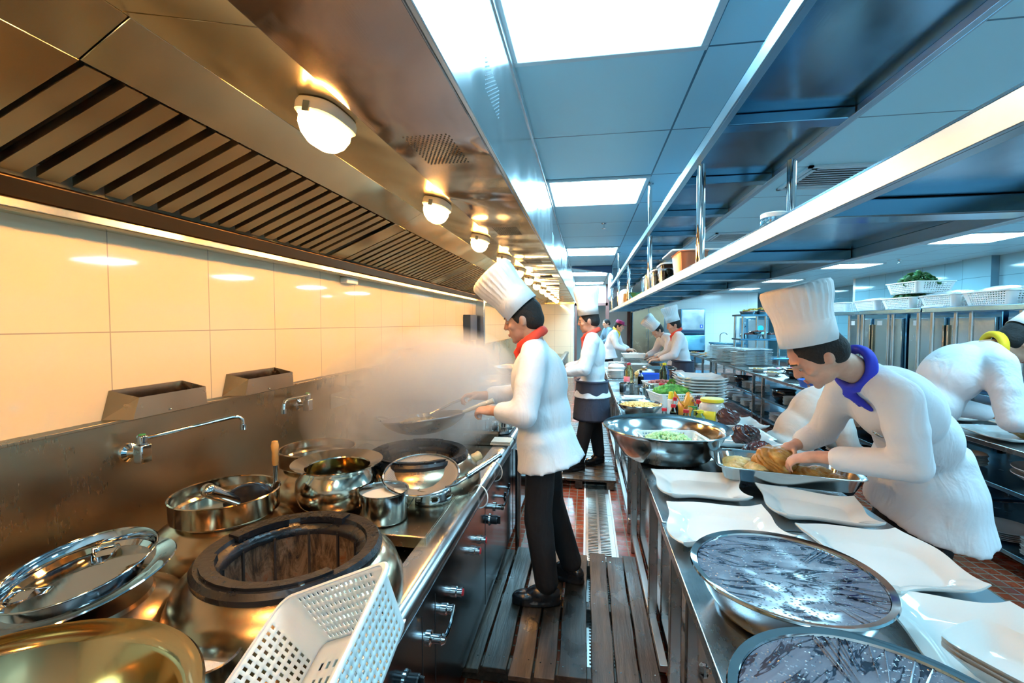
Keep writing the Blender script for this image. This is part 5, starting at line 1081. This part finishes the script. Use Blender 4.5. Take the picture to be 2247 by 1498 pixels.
xs = [(-.54, -.455), (-.445, -.335), (-.322, -.225), (-.212, -.125), (-.112, .010), (.030, .128), (.136, .232), (.239, .318)]
for k, (a, c) in enumerate(xs): plank('plank', (a, c, 1.87+.02*math.sin(k*2), 2.95-.02*math.cos(k*3)), .078, .1, db, k*3.3)
for y in (1.92, 2.40, 2.84): build('cross_beam', MB().box(-.54, .315, y, y+.07, .010, .0775), 'old_timber', db, bevel=.003)
nl = MB()
for k, (a, c) in enumerate(xs):
    for y in (1.95, 2.43, 2.87):
        for x in (a+.02, c-.02): nl.lathe([(0, 0), (.003, 0), (.003, .001), (0, .001)], (x, y+.01*math.sin(k), .1), 8)
build('nail_heads', nl, 'chrome', db)
db = thing('wooden_duckboard', 'farther wooden duckboard of crosswise planks under the second cook', 'duckboard', (0, 5.6, 0))
for k in range(22): plank('plank', (-.46, .29, 4.38+.115*k, 4.38+.115*k+.102), .078, .1, db, k*2.1, 'x')
for x in (-.42, -.10, .20): build('cross_beam', MB().box(x, x+.07, 4.38, 6.9, .010, .0775), 'old_timber', db, bevel=.003)
db = thing('wooden_duckboard', 'dark duckboard edge beneath the bottom of the picture', 'duckboard', (0, .6, 0))
for k, (a, c) in enumerate(xs): plank('plank', (a, c, -.3, 1.0), .078, .1, db, k*5.3)
for y in (-.2, .9): build('cross_beam', MB().box(-.54, .315, y, y+.07, .010, .0775), 'old_timber', db, bevel=.003)

# ================================================================== condiment tray and second range clutter
t = thing('condiment_tray', 'large flat steel tray of condiment pots at the end of the near range', 'tray', (-.86, 3.24, .80), 0)
build('tray_pan', MB().rings([[(-.86+a_*s_, 3.28+b__*s_, zz) for a_, b__, _ in oct_ring(.345, .22, 0, 36, 10)] for s_, zz in ((.94, .826), (.97, .83), (1, .852), (1.012, .853), (.99, .849), (.96, .832))]), 'steel_pot', t)
build('tray_support', MB().box(-1.15, -.60, 3.08, 3.48, .758, .825), 'steel_counter', t)
pots = [(-1.10, 3.20), (-.985, 3.185), (-.865, 3.20), (-.745, 3.21), (-1.06, 3.32), (-.94, 3.32), (-.82, 3.33), (-.70, 3.34), (-1.0, 3.43), (-.88, 3.44), (-.76, 3.44)]
nmx = ['nearest row, leftmost', 'nearest row, second from left', 'nearest row, third from left', 'nearest row, rightmost', 'middle row, leftmost', 'middle row, second', 'middle row, third', 'middle row, rightmost', 'back row, left', 'back row, middle', 'back row, right']
for k, (x, y) in enumerate(pots):
    c_ = cup('steel condiment pot on the tray, '+nmx[k], x, y, .052, .075 if k < 4 else .07, 'condiment pots on the steel tray', .8335, 'condiment_pot', 'pot')
    build('sauce', MB().lathe([(0, .05), (.0485, .05), (.0485, .054), (0, .054)], seg=24), ['flour', 'chilli', 'dark_sauce', 'soup', 'corn', 'flour', 'chilli', 'broccoli', 'soup', 'dark_sauce', 'flour'][k], c_, world=False)
    if k % 3 == 0: build('spoon', MB().tube([(0, 0, .05), (.03, .02, .10), (.05, .03, .125)], .003, 6), 'chrome', c_, world=False)
bottle('small dark pepper shaker with steel cap at the tray corner', -.64, 3.16, .022, .07, 'dark_sauce', .014, 'chrome', nk=.9, fill=.7, grp=None, name='pepper_shaker', cat='shaker'); bpy.data.objects['pepper_shaker'].location.z = .8335
t = thing('steel_jug', 'small steel jug with loop handle at the tray right end', 'jug', (-.575, 3.28, .8335)); build('body', MB().lathe([(0, 0), (.04, 0), (.045, .01), (.036, .065), (.038, .08), (.034, .08), (0, .01)], seg=28), 'steel_pot', t, world=False)
build('loop_handle', MB().tube([(.036+.028*math.sin(a), 0, .042+.028*math.cos(a)) for a in [R(15*k) for k in range(13)]], .004, 8), 'steel_pot', t, world=False)
# skimmer on its wall bracket, hanging pans
def skimmer(x, y, z, r, label, hl, wood=False):
    t = thing('wok_skimmer', label, 'skimmer', (x, y, z), 0, 'skimmers resting by the splashback')
    n = 40; b_ = MB(); b_.rings([[(r*s_*math.cos(2*PI*j/n), r*s_*math.sin(2*PI*j/n), zz) for j in range(n)] for s_, zz in ((.05, -.06), (.35, -.055), (.7, -.036), (.92, -.012), (1, 0), (1.04, .004))], cap1=False)
    build('dish', b_, 'steel_pot', t, world=False, solid=.002)
    h_ = MB()
    for q in range(4):
        for j in range(18): a = 2*PI*j/18; rr = r*(.35+.15*q); zz = -.0555+.022*max(0, (rr/r-.35)/.35)**1.2; h_.ell((rr*math.cos(a), rr*math.sin(a), zz-.0018), .0035, seg=6, rg=4)
    build('drain_holes', h_, 'dark_gap', t, world=False)
    e = Vector(hl); build('handle', MB().tube([(r*.3, r*.3, -.03), (r*.7, r*.75, .02), e*.6, e], [.005, .006, .008, .009], 10), 'wood_handle' if wood else 'chrome', t, world=False)
skimmer(-1.58, 3.02, 1.17, .165, 'perforated steel skimmer resting on its wall bracket above the steam', (.12, .40, .16))
tag(build('wall_bracket', MB().tube([(-1.708, 2.86, 1.10), (-1.60, 2.90, 1.07), (-1.708, 2.94, 1.10), (-1.60, 2.98, 1.07), (-1.708, 3.02, 1.10)], .004, 6).box(-1.709, -1.70, 2.82, 3.06, 1.02, 1.12), 'steel'), 'zigzag wire bracket on the splashback holding the skimmer', 'bracket')
skimmer(-1.40, 4.95, 1.215, .17, 'steel pan with a thick handle hanging behind the steam', (.18, .10, .12))
pot('stock_pot', 'deep steel pot beneath the hanging pan, in the steam', 'pot', (-1.40, 4.95, 1.0), [(0, 0), (.10, 0), (.12, .02), (.14, .13), (.15, .14), (.148, .144), (.13, .13), (.11, .01), (0, .01)], 'steel_drum')
def wok(name, label, c, r, rot, hdir=None, grp='woks'):
    t = thing(name, label, 'wok', c, 0, grp); t.rotation_euler = rot
    d = r*.42; pr = [(r*math.sin(a)*1.0, d*(1-math.cos(a))/(1-math.cos(R(75)))-d) for a in [R(v) for v in range(0, 76, 5)]]; k_ = 1/math.sin(R(75)); pr = [(x*k_, z) for x, z in pr]
    build('wok_body', MB().rings([[(max(x, .002)*math.cos(2*PI*j/64), max(x, .002)*math.sin(2*PI*j/64), z) for j in range(64)] for x, z in pr], cap1=False), 'wok_steel' if 'wok_steel' in MATS else 'cast_iron', t, world=False, solid=.0025)
    hd = Vector(hdir or (1, 0, 0)).normalized()
    for s in (1, -1):
        q = Vector((-hd.y, hd.x, 0)); h_ = hd*s
        if s == 1 and hdir: build('long_handle', MB().tube([h_*(r-.01), h_*(r+.06)+Vector((0, 0, .02)), h_*(r+.16)+Vector((0, 0, .045))], [.010, .012, .014], 12), 'towel', t, world=False)
        else: build('ear_handle', MB().tube([h_*r+q*.05*math.cos(a)+h_*.045*math.sin(a)+Vector((0, 0, .02*math.sin(a))) for a in [R(15*k) for k in range(13)]], .006, 8), 'chrome', t, world=False)
    return t
steel('wok_steel', (.42, .38, .36), .22, .4, smudge=6)
wok('tossing_wok', 'wide grey wok lifted off the second burner by the chef', (-.86, 2.33, 1.10), .225, (R(-4), R(-7), 0), (1, 0.05, 0))
lump_heap('frying_food', 'pale food tossing in the lifted wok', 'food', (-.87, 2.33, 1.045), .12, .12, .03, 70, .018, 'pale_skin', seed=61)
wok('resting_wok', 'second wok with ring handle resting on the third burner', (-.80, 3.95, 1.10), .26, (R(3), 0, 0))
wok('resting_wok', 'third wok low on the fourth burner behind the chef', (-.80, 5.2, 1.10), .26, (0, 0, 0))
soup_z = pot('steamer_rings', 'stack of round steel steamer rings behind the condiment pots', 'steamer', (-1.22, 3.45, .758), [(0, 0), (.10, 0), (.10, .08), (.106, .085), (.10, .09), (.10, .17), (.106, .175), (.10, .18), (.10, .26), (.106, .265), (.097, .268), (.092, .2), (0, .19)], 'steel_pot')
pot('rear_basin', 'shallow steel basin on the rear deck beyond the condiment tray', 'basin', (-1.2, 4.42, .758), [(0, 0), (.12, 0), (.14, .26), (.15, .265), (.148, .27), (.13, .26), (.11, .2), (0, .2)], 'steel_pot')
rs = []
for i in range(12):
    rs.append([(-1.45+.02*i+.03*noise.noise(Vector((i*.7, j*.7, 1))), 2.50+.22*j/11, .76+.09*math.sin(PI*i/11)*math.sin(PI*j/11)+.02*abs(noise.noise(Vector((i*.9, j*.9, 2))))) for j in range(12)])
tag(build('crumpled_wrap', MB().rings(rs, closed=False), 'cling_wrap', solid=.002), 'crumpled clear plastic wrap on the rear deck under the steam', 'plastic wrap')
# partition post and black box on the left wall
tag(build('partition_post', MB().box(-1.69, -1.56, 6.86, 6.94, 1.245, 1.99), 'steel_fascia', bevel=.003), 'bright steel upright post between the cook line bays', 'post')
tag(build('control_box', MB().box(-1.748, -1.64, 6.35, 6.75, 1.35, 1.72), 'duct_dark', bevel=.006), 'dark control box on the tiled wall beside the steel post', 'box')
# steam over the wok
s = build('rising_steam', MB().ell((0, 0, 0), (1, 1, 1), seg=24, rg=14), 'steam'); s.location = (-1.0, 2.75, 1.17); s.scale = (.60, 1.0, .42); s.rotation_euler = (0, R(-12), 0)
tag(s, 'pale steam rising off the wok and drifting along the splashback', 'steam', None, 'stuff')
# ================================================================== people
V = Vector
def frame(f, u):
    f = V(f).normalized(); u = V(u); r = f.cross(u).normalized(); u = r.cross(f).normalized()
    return Matrix((r, f, u)).transposed()          # columns: right, forward, up
def hand(mb, wr, d, n, side, curl=.5, spread=.02):
    wr, d, n = V(wr), V(d).normalized(), V(n); n = (n-d*n.dot(d)).normalized(); s = d.cross(n).normalized()*side
    F = Matrix((s, d, n)).transposed()
    mb.ell(wr+d*.048, (.040, .052, .017), F, 14, 10); mb.cap(wr-d*.02, wr+d*.03, .026, .028)
    for i, L in enumerate((.070, .079, .073, .058)):
        off = -.030+.0200*i; p = wr+d*(.088-.004*abs(i-1.3))+s*off; a = curl*(.8+.12*i); dd = (d+s*(off*spread*20)).normalized(); ax = dd.cross(n).normalized()
        r0 = .0092-.0004*i
        for k, fr in enumerate((.45, .32, .26)):
            dd = (Matrix.Rotation(-a, 3, ax) @ dd).normalized(); q = p+dd*L*fr; mb.cap(p, q, r0-.0006*k, r0-.0006*(k+1), 10); p = q; a = curl*(1.1-.1*k)
    p = wr+d*.022-s*.028-n*.004; dd = (d*.55-s*.65-n*.35).normalized(); q = p+dd*.042; mb.cap(p, q, .0125, .0105, 10); dd = (dd+d*.5-n*.3*curl*2+s*.25).normalized(); mb.cap(q, q+dd*.032, .0105, .0088, 10)
def hat_mesh(H, M3, h=.25, r=.098, top=.118, tilt=0):
    mb = MB(); n = 96; rs = []
    for z, rr, pl in ((0, r, 0), (.085, r*1.01, 0), (.088, r*1.0, .0), (.09, r*.995, .3), (.13, r*1.02, 1), (h*.75, top*.97, 1.1), (h*.93, top, 1.1), (h*.985, top*.96, .8), (h, top*.82, .5), (h-.004, top*.4, .2), (h-.008, .004, 0)):
        rs.append([tuple(H+M3 @ V(((rr+.0035*pl*math.sin(28*2*PI*j/n/1.0))*math.cos(2*PI*j/n), (rr*1.08+.0035*pl*math.sin(28*2*PI*j/n))*math.sin(2*PI*j/n), z))) for j in range(n)])
    mb.rings(rs, cap0=False); return mb
def person(label, J, hat=True, kerchief=None, jacket='white_cloth', trousers='black_cloth', apron=None, hem=None, hathh=.25, group=None, faced=True, sleeve=.80, voxel=.014, capm=None, hatax=None, skirt=(.20, .23), hatmat='white_hat', fine=True, belly=0, hairlow=.0):
    g = {k: V(v) for k, v in J.items() if hasattr(v, '__len__')}
    t = thing('person', label, 'person', (g['pel'].x, g['pel'].y, 0), 0, group)
    hd, nb, ch, pl = g['head'], g['neck'], g['chest'], g['pel']
    HF = frame(g['hf'], g['hu']); hl = lambda x, y, z: hd+HF @ V((x, y, z))
    rt = (g['shR']-g['shL']).normalized(); up = (ch-pl).normalized(); fw = up.cross(rt).normalized(); rt2 = fw.cross(up).normalized(); TF = Matrix((rt2, fw, up)).transposed()
    b = MB()
    b.ell(hl(0, -.006, .022), (.078, .098, .105), HF, 20, 14); b.ell(hl(0, .028, -.052), (.056, .066, .062), HF, 16, 10); b.ell(hl(0, .075, -.098), (.022, .018, .016), HF)
    b.cap(hl(0, .094, .018), hl(0, .110, -.018), .009, .013); b.ell(hl(.011, .100, -.021), .010); b.ell(hl(-.011, .100, -.021), .010)
    b.ell(hl(0, .082, .034), (.055, .018, .011), HF); b.ell(hl(.045, .060, -.018), (.020, .024, .018), HF); b.ell(hl(-.045, .060, -.018), (.020, .024, .018), HF)
    b.ell(hl(0, .088, -.055), (.024, .013, .009), HF); b.ell(hl(0, .086, -.068), (.020, .012, .008), HF)
    for s in (1, -1): b.ell(hl(.079*s, -.012, -.004), (.009, .020, .031), HF); b.ell(hl(.084*s, -.017, .006), (.007, .014, .018), HF)
    b.cap(hl(0, -.025, -.05), nb, .056, .060)
    b.ell(ch, (.155, .095, .19), TF, 20, 14); b.ell(pl+(ch-pl)*.35, (.13, .088, .17), TF, 20, 14); b.ell(pl, (.145, .10, .11), TF)
    for s in ('L', 'R'):
        sh, el, wr = g['sh'+s], g['el'+s], g['wr'+s]; b.cap(nb+(sh-nb)*.3, sh, .06, .055); b.cap(sh, el, .050, .041); b.cap(el, el+(wr-el)*.35, .041, .042); b.cap(el+(wr-el)*.35, wr, .042, .027)
        hp, kn, an = g['hip'+s], g['kn'+s], g['an'+s]; b.cap(hp, kn, .082, .056); b.cap(kn, kn+(an-kn)*.3, .056, .058); b.cap(kn+(an-kn)*.3, an, .056, .038); ft = V(J['toe'+s]); b.cap(an, an+V((0, 0, -.04)), .036, .032); b.cap(an+V((0, 0, -.05)), an+V((0, 0, -.062))+ft*.11, .028, .020)
        hand(b, wr, g['hd'+s], g['hn'+s], 1 if s == 'R' else -1, J.get('curl'+s, .5))
    build('body', b, 'skin', t, remesh=.0075 if fine else .010, sm=3)
    # face details
    if faced:
        for s in (1, -1):
            e = build('eye', MB().ell(hl(.031*s, .0845, .008), (.0115, .006, .0042), HF, 12, 8), 'eye_white', t); build('iris', MB().ell(hl(.031*s, .0895, .006), (.0055, .002, .004), HF, 10, 6), 'eye_dark', e)
            build('eyebrow', MB().cap(hl(.014*s, .098, .036), hl(.048*s, .085, .038), .0045, .003, 8), 'brow', t)
        build('lips', MB().ell(hl(0, .1005, -.0555), (.021, .005, .0045), HF, 12, 6).ell(hl(0, .099, -.064), (.017, .005, .005), HF, 12, 6), 'lip', t)
    hr = MB().ell(hl(0, -.018, .040), (.087, .100, .092), HF, 20, 12).ell(hl(0, -.050, -.005-hairlow), (.080, .068, .075), HF, 20, 12)
    for s in (1, -1): hr.ell(hl(.074*s, .010, .015), (.013, .018, .032), HF)
    build('hair', hr, 'hair', t, remesh=.011, sm=3)
    if hat:
        az_ = V(hatax or g['hu']).normalized(); ay_ = (g['hf']-az_*g['hf'].dot(az_)).normalized(); HM = Matrix((ay_.cross(az_), ay_, az_)).transposed()
        build('chef_hat', hat_mesh(hl(0, -.010, .062), HM, hathh), hatmat, t, smooth=60, solid=.002)
    if capm: build('flat_cap', MB().lathe([(.096, 0), (.100, .03), (.085, .065), (.0, .075)], seg=28, M=Matrix.Translation(hl(0, -.01, .065)) @ HF.to_4x4()).ell(hl(0, .10, .068), (.06, .05, .008), HF), capm, t)
    # trousers
    tr = MB().ell(pl, (.142, .10, .11), TF, 20, 12)
    for s in ('L', 'R'):
        hp, kn, an = g['hip'+s], g['kn'+s], g['an'+s]; tr.cap(hp, kn, .084, .076, 18); tr.cap(kn, an+(kn-an)*.04, .080, .064, 18); tr.ell(an+(kn-an)*.04, (.066, .066, .05))
        ft = V(J['toe'+s]).normalized(); SF = frame(ft, (0, 0, 1)); sh_ = MB().ell(an+V((0, 0, -.045))+ft*.03, (.045, .085, .050), SF, 18, 10).ell(an+V((0, 0, -.062))+ft*.115, (.045, .075, .036), SF, 18, 10).ell(an+V((0, 0, -.05))-ft*.03, (.038, .045, .045), SF)
        sh_.prism([tuple(SF.to_2x2() @ V(p).to_2d()) if False else tuple((an+SF @ V((p[0], p[1], 0))).to_2d()) for p in [(.046*math.cos(a), .055+.135*math.sin(a)) for a in [2*PI*k/20 for k in range(20)]]], an.z-.098, an.z-.078)
        build('shoe', sh_, 'black_leather', t, remesh=.008, sm=3)
    build('trousers', tr, trousers, t, remesh=voxel, sm=8)
    # jacket
    jk = MB().ell(ch, (.185, .128+belly, .21), TF, 24, 14).ell(pl+(ch-pl)*.4, (.168, .128+belly, .20), TF, 24, 14).ell(nb+(ch-nb)*.25, (.12, .085, .07), TF)
    hm = V(hem) if hem is not None else pl-up*.16; n = 28; ud = (hm-pl).normalized(); sr = rt2; sf = ud.cross(sr).normalized(); rs = []
    for f_, rr in ((-.25, .165), (0, .190), (.3, skirt[0]*.97), (.65, skirt[0]*1.02), (1.0, skirt[1])):
        c = pl+(hm-pl)*f_; rs.append([tuple(c+sr*(rr*(1+.035*f_*math.sin(6*a)))*math.cos(a)+sf*(rr*.86*(1+.04*f_*math.sin(5*a)))*math.sin(a)) for a in [2*PI*k/n for k in range(n)]])
    jk.rings(rs)
    for s in ('L', 'R'):
        sh, el, wr = g['sh'+s], g['el'+s], g['wr'+s]; jk.cap(nb+(sh-nb)*.2, sh, .07, .078, 16); jk.cap(sh, el, .080, .066, 16); c = el+(wr-el)*sleeve; jk.cap(el, c-(c-el).normalized()*.03, .068, .056, 16); jk.ell(el, .070); jk.ell(el+(sh-el)*.25+V((0, 0, -.01)), (.072, .072, .06)); jk.ell(el+(sh-el)*.55, (.080, .08, .065))
    build('jacket', jk, jacket, t, remesh=voxel, sm=7)
    if kerchief:
        k_ = MB(); nf = (hd-nb).normalized(); KF = frame(fw-nf*fw.dot(nf), nf); pts = [nb+nf*.035+KF @ V((.076*math.cos(a), .080*math.sin(a)-.005, -.018*math.sin(a))) for a in [2*PI*k/24 for k in range(25)]]
        k_.tube(pts, .021, 10); k_.tube([p+nf*.020 for p in pts], .015, 10); k_.ell(nb+KF @ V((0, .098, .0)), (.026, .022, .026)); k_.cap(nb+KF @ V((0, .10, -.01)), nb+KF @ V((.03, .135, -.13)), .02, .012); k_.cap(nb+KF @ V((0, .10, -.01)), nb+KF @ V((-.03, .13, -.11)), .02, .012)
        build('neckerchief', k_, kerchief, t, remesh=.010, sm=4)
    if apron:
        a_ = MB(); hm2 = V(J['apron']); ud = (hm2-pl).normalized(); sf = ud.cross(sr).normalized(); rs = []
        for f_, rr in ((-.12, .188), (0, .196), (.5, .215), (1.0, .235)): c = pl+(hm2-pl)*f_; rs.append([tuple(c+sr*rr*(1+.03*f_*math.sin(7*a))*math.cos(a)+sf*rr*.84*math.sin(a)) for a in [2*PI*k/40 for k in range(40)]])
        a_.rings(rs, cap0=False, cap1=False); ap = build('apron', a_, apron, t, solid=.004, sub=1)
        sr_ = [tuple(pl+up*.03+sr*.196*math.cos(a)+sf*.165*math.sin(a)) for a in [2*PI*k/40 for k in range(41)]]; build('waist_tie', MB().tube(sr_, .010, 8), apron, ap)
    if jacket == 'white_cloth' and fine and J.get('badge'):
        p = ch+TF @ V((-.07, .130+belly, .05)); build('badge', MB().ell(p, (.028, .006, .014), TF, 16, 8), 'chrome', t)
    if jacket == 'white_cloth' and fine and J.get('buttons'):
        bt = MB()
        for k in range(4):
            for s in (-.045, .045): p = ch+TF @ V((s, .128+belly+.0, .10-.08*k)); bt.ell(p, (.008, .008, .008))
        build('buttons', bt, 'black_plastic', t)
    return t

# chef at the wok, seen from behind-right, facing the range (-x)
person('chef in white with red neckerchief tossing a wok at the near range', dict(
    head=(-.345, 2.50, 1.615), hf=(-1, .10, -.28), hu=(-.30, 0, 1), neck=(-.285, 2.50, 1.475), chest=(-.255, 2.50, 1.275), pel=(-.225, 2.50, .985),
    shR=(-.27, 2.675, 1.405), elR=(-.40, 2.76, 1.16), wrR=(-.62, 2.62, 1.17), hdR=(-1, -.3, .05), hnR=(0, .3, 1), curlR=.9,
    shL=(-.27, 2.325, 1.405), elL=(-.30, 2.20, 1.15), wrL=(-.475, 2.305, 1.145), hdL=(-1, .15, .0), hnL=(0, -.3, 1), curlL=1.0,
    hipR=(-.225, 2.60, .93), knR=(-.20, 2.63, .55), anR=(-.075, 2.62, .20), toeR=(-.9, .35, 0), hipL=(-.235, 2.41, .93), knL=(-.25, 2.40, .56), anL=(-.20, 2.38, .20), toeL=(-1, -.12, 0)),
    kerchief='red_cloth', hem=(-.19, 2.49, .83), hatax=(-.85, 0, .9), hathh=.27, skirt=(.20, .225), belly=.03)
t = thing('cooking_ladle', 'long steel ladle in the wok chef hand over the lifted wok', 'ladle', (-.75, 2.5, 1.15))
build('ladle_handle', MB().tube([(-.66, 2.62, 1.175), (-.76, 2.52, 1.14), (-.86, 2.42, 1.09)], .008, 10), 'steel_pot', t)
build('ladle_bowl', MB().lathe([(0, 0), (.03, .005), (.05, .03), (.048, .03), (.028, .009), (0, .005)], (-.885, 2.395, 1.06), 24), 'steel_pot', t)
# cook behind him
person('cook in white with tall hat and red neckerchief standing farther along the aisle', dict(
    head=(.02, 4.80, 1.62), hf=(-1, .1, -.2), hu=(-.1, 0, 1), neck=(.06, 4.80, 1.46), chest=(.07, 4.80, 1.27), pel=(.06, 4.80, .97),
    shR=(.05, 4.98, 1.41), elR=(-.02, 5.06, 1.14), wrR=(-.26, 5.04, 1.10), hdR=(-1, 0, .1), hnR=(0, .2, 1), shL=(.05, 4.62, 1.41), elL=(-.02, 4.56, 1.14), wrL=(-.24, 4.6, 1.10), hdL=(-1, 0, .1), hnL=(0, -.2, 1),
    hipR=(.06, 4.90, .92), knR=(.09, 4.93, .56), anR=(.14, 4.93, .20), toeR=(-.7, -.6, 0), hipL=(.06, 4.70, .92), knL=(.0, 4.66, .56), anL=(-.07, 4.66, .20), toeL=(-.8, -.5, 0), apron=(.06, 4.8, .60)),
    kerchief='red_cloth', apron='dark_apron', hem=(.06, 4.80, .84), hathh=.29, group='cooks in the aisle', fine=False)
# big chef on the right stooping over the tray
person('chef in white with tall hat and blue neckerchief stooping over the food tray', dict(
    badge=True, head=(.925, 2.02, 1.468), hf=(-.70, .15, -.66), hu=(-.60, -.05, .75), neck=(1.13, 2.10, 1.395), chest=(1.34, 2.23, 1.235), pel=(1.60, 2.42, .98),
    shR=(1.18, 2.30, 1.32), elR=(1.19, 2.52, 1.05), wrR=(1.02, 2.44, .99), hdR=(-.9, -.30, -.22), hnR=(-.1, .2, 1), curlR=.55,
    shL=(1.20, 1.98, 1.31), elL=(1.27, 2.0, 1.04), wrL=(1.02, 2.22, 1.0), hdL=(-.85, .45, -.28), hnL=(-.1, -.3, 1), curlL=.55,
    hipR=(1.60, 2.52, .93), knR=(1.50, 2.56, .52), anR=(1.60, 2.56, .10), toeR=(-1, .1, 0), hipL=(1.60, 2.33, .93), knL=(1.50, 2.32, .52), anL=(1.60, 2.30, .10), toeL=(-1, -.1, 0)),
    kerchief='blue_cloth', hem=(1.60, 2.42, .68), hatax=(-.26, -.0, 1), hathh=.24, skirt=(.235, .27), belly=.03)
# second cook leaning the other way, yellow collar
person('man in white with a yellow neckerchief bending over the right table', dict(
    head=(2.56, 3.20, 1.475), hf=(.75, .10, -.62), hu=(.62, 0, .75), neck=(2.40, 3.20, 1.44), chest=(2.22, 3.20, 1.28), pel=(2.05, 3.22, .98),
    shR=(2.33, 3.01, 1.37), elR=(2.34, 2.93, 1.06), wrR=(2.60, 3.10, 1.00), hdR=(.95, .2, -.3), hnR=(.1, -.2, 1), shL=(2.33, 3.38, 1.37), elL=(2.36, 3.45, 1.06), wrL=(2.64, 3.38, 1.0), hdL=(.95, -.1, -.3), hnL=(.1, .2, 1),
    hipR=(2.05, 3.13, .92), knR=(2.18, 3.10, .52), anR=(2.1, 3.1, .10), toeR=(1, -.1, 0), hipL=(2.05, 3.31, .92), knL=(2.18, 3.33, .52), anL=(2.1, 3.33, .10), toeL=(1, .1, 0)),
    kerchief='yellow_cloth', hem=(2.03, 3.22, .72), hatax=(.80, 0, .60), hathh=.27, skirt=(.21, .24), belly=.02)
# crouching helper behind the big chef
person('helper in pale jacket crouching behind the big chef in the right aisle', dict(
    head=(1.93, 3.72, .93), hf=(.7, 0, -.7), hu=(.6, 0, .8), neck=(1.84, 3.74, 1.0), chest=(1.70, 3.74, .94), pel=(1.53, 3.74, .70),
    shR=(1.78, 3.57, .95), elR=(1.86, 3.56, .70), wrR=(2.02, 3.62, .62), hdR=(1, 0, -.1), hnR=(0, 0, 1), shL=(1.78, 3.92, .95), elL=(1.86, 3.94, .70), wrL=(2.02, 3.86, .62), hdL=(1, 0, -.1), hnL=(0, 0, 1),
    hipR=(1.53, 3.65, .62), knR=(1.88, 3.60, .48), anR=(1.66, 3.60, .10), toeR=(1, 0, 0), hipL=(1.53, 3.84, .62), knL=(1.88, 3.88, .48), anL=(1.66, 3.88, .10), toeL=(1, 0, 0)),
    hat=False, jacket='cream_cloth', hem=(1.50, 3.74, .58), skirt=(.19, .19), fine=False, belly=.03)
def simple_cook(x, y, face, lean, label, hat=True, kerchief=None, apron=None, jacket='white_cloth', capm=None, hatax=None, s=1.0, hat_h=.25, z0=0, faced=False, hatm='white_hat'):
    f = V((math.cos(face), math.sin(face), 0)); r = f.cross(V((0, 0, 1))); P = lambda fw_, rt_, z: tuple(V((x, y, z0+z*s))+f*fw_*s+r*rt_*s); L = lean
    D = dict(head=P(.03+.42*L, 0, 1.60-.16*L), hf=tuple(f+V((0, 0, -.2-.5*L))), hu=tuple(f*(.15+.6*L)+V((0, 0, 1))), neck=P(.32*L, 0, 1.45-.10*L), chest=P(.18*L, 0, 1.27-.03*L), pel=P(-.05*L, 0, .97),
        shR=P(.27*L, .18, 1.40-.09*L), elR=P(.10+.25*L, .24, 1.12-.05*L), wrR=P(.33+.25*L, .15, 1.03-.04*L), hdR=tuple(f), hnR=(0, 0, 1), shL=P(.27*L, -.18, 1.40-.09*L), elL=P(.10+.25*L, -.24, 1.12-.05*L), wrL=P(.33+.25*L, -.15, 1.03-.04*L), hdL=tuple(f), hnL=(0, 0, 1),
        hipR=P(-.05*L, .09, .92), knR=P(.03, .10, .52), anR=P(0, .10, .10), toeR=tuple(f), hipL=P(-.05*L, -.09, .92), knL=P(.03, -.10, .52), anL=P(0, -.10, .10), toeL=tuple(f), apron=P(0, 0, .55))
    return person(label, D, hat, kerchief, jacket=jacket, apron=apron, hem=P(0, 0, .80), hathh=hat_h, capm=capm, hatax=hatax, fine=False, faced=faced, voxel=.018, hatmat=hatm)
simple_cook(1.50, 7.55, R(178), .25, 'cook in white with tall hat and dark apron beyond the platter stack', apron='dark_apron', kerchief='red_cloth')
simple_cook(1.62, 8.55, R(195), .85, 'cook leaning low towards the left, tall hat tipped over the far worktop', hatax=(-.75, -.1, .65), apron='dark_apron')
simple_cook(.50, 10.4, R(-15), .45, 'person with burgundy cap and yellow neckerchief at the far end of the shelf', hat=False, capm='burgundy_cloth', kerchief='yellow_cloth', faced=False)
simple_cook(.62, 13.2, R(200), .1, 'bareheaded person in blue grey jacket near the far doorway', hat=False, jacket='bluegrey_cloth')
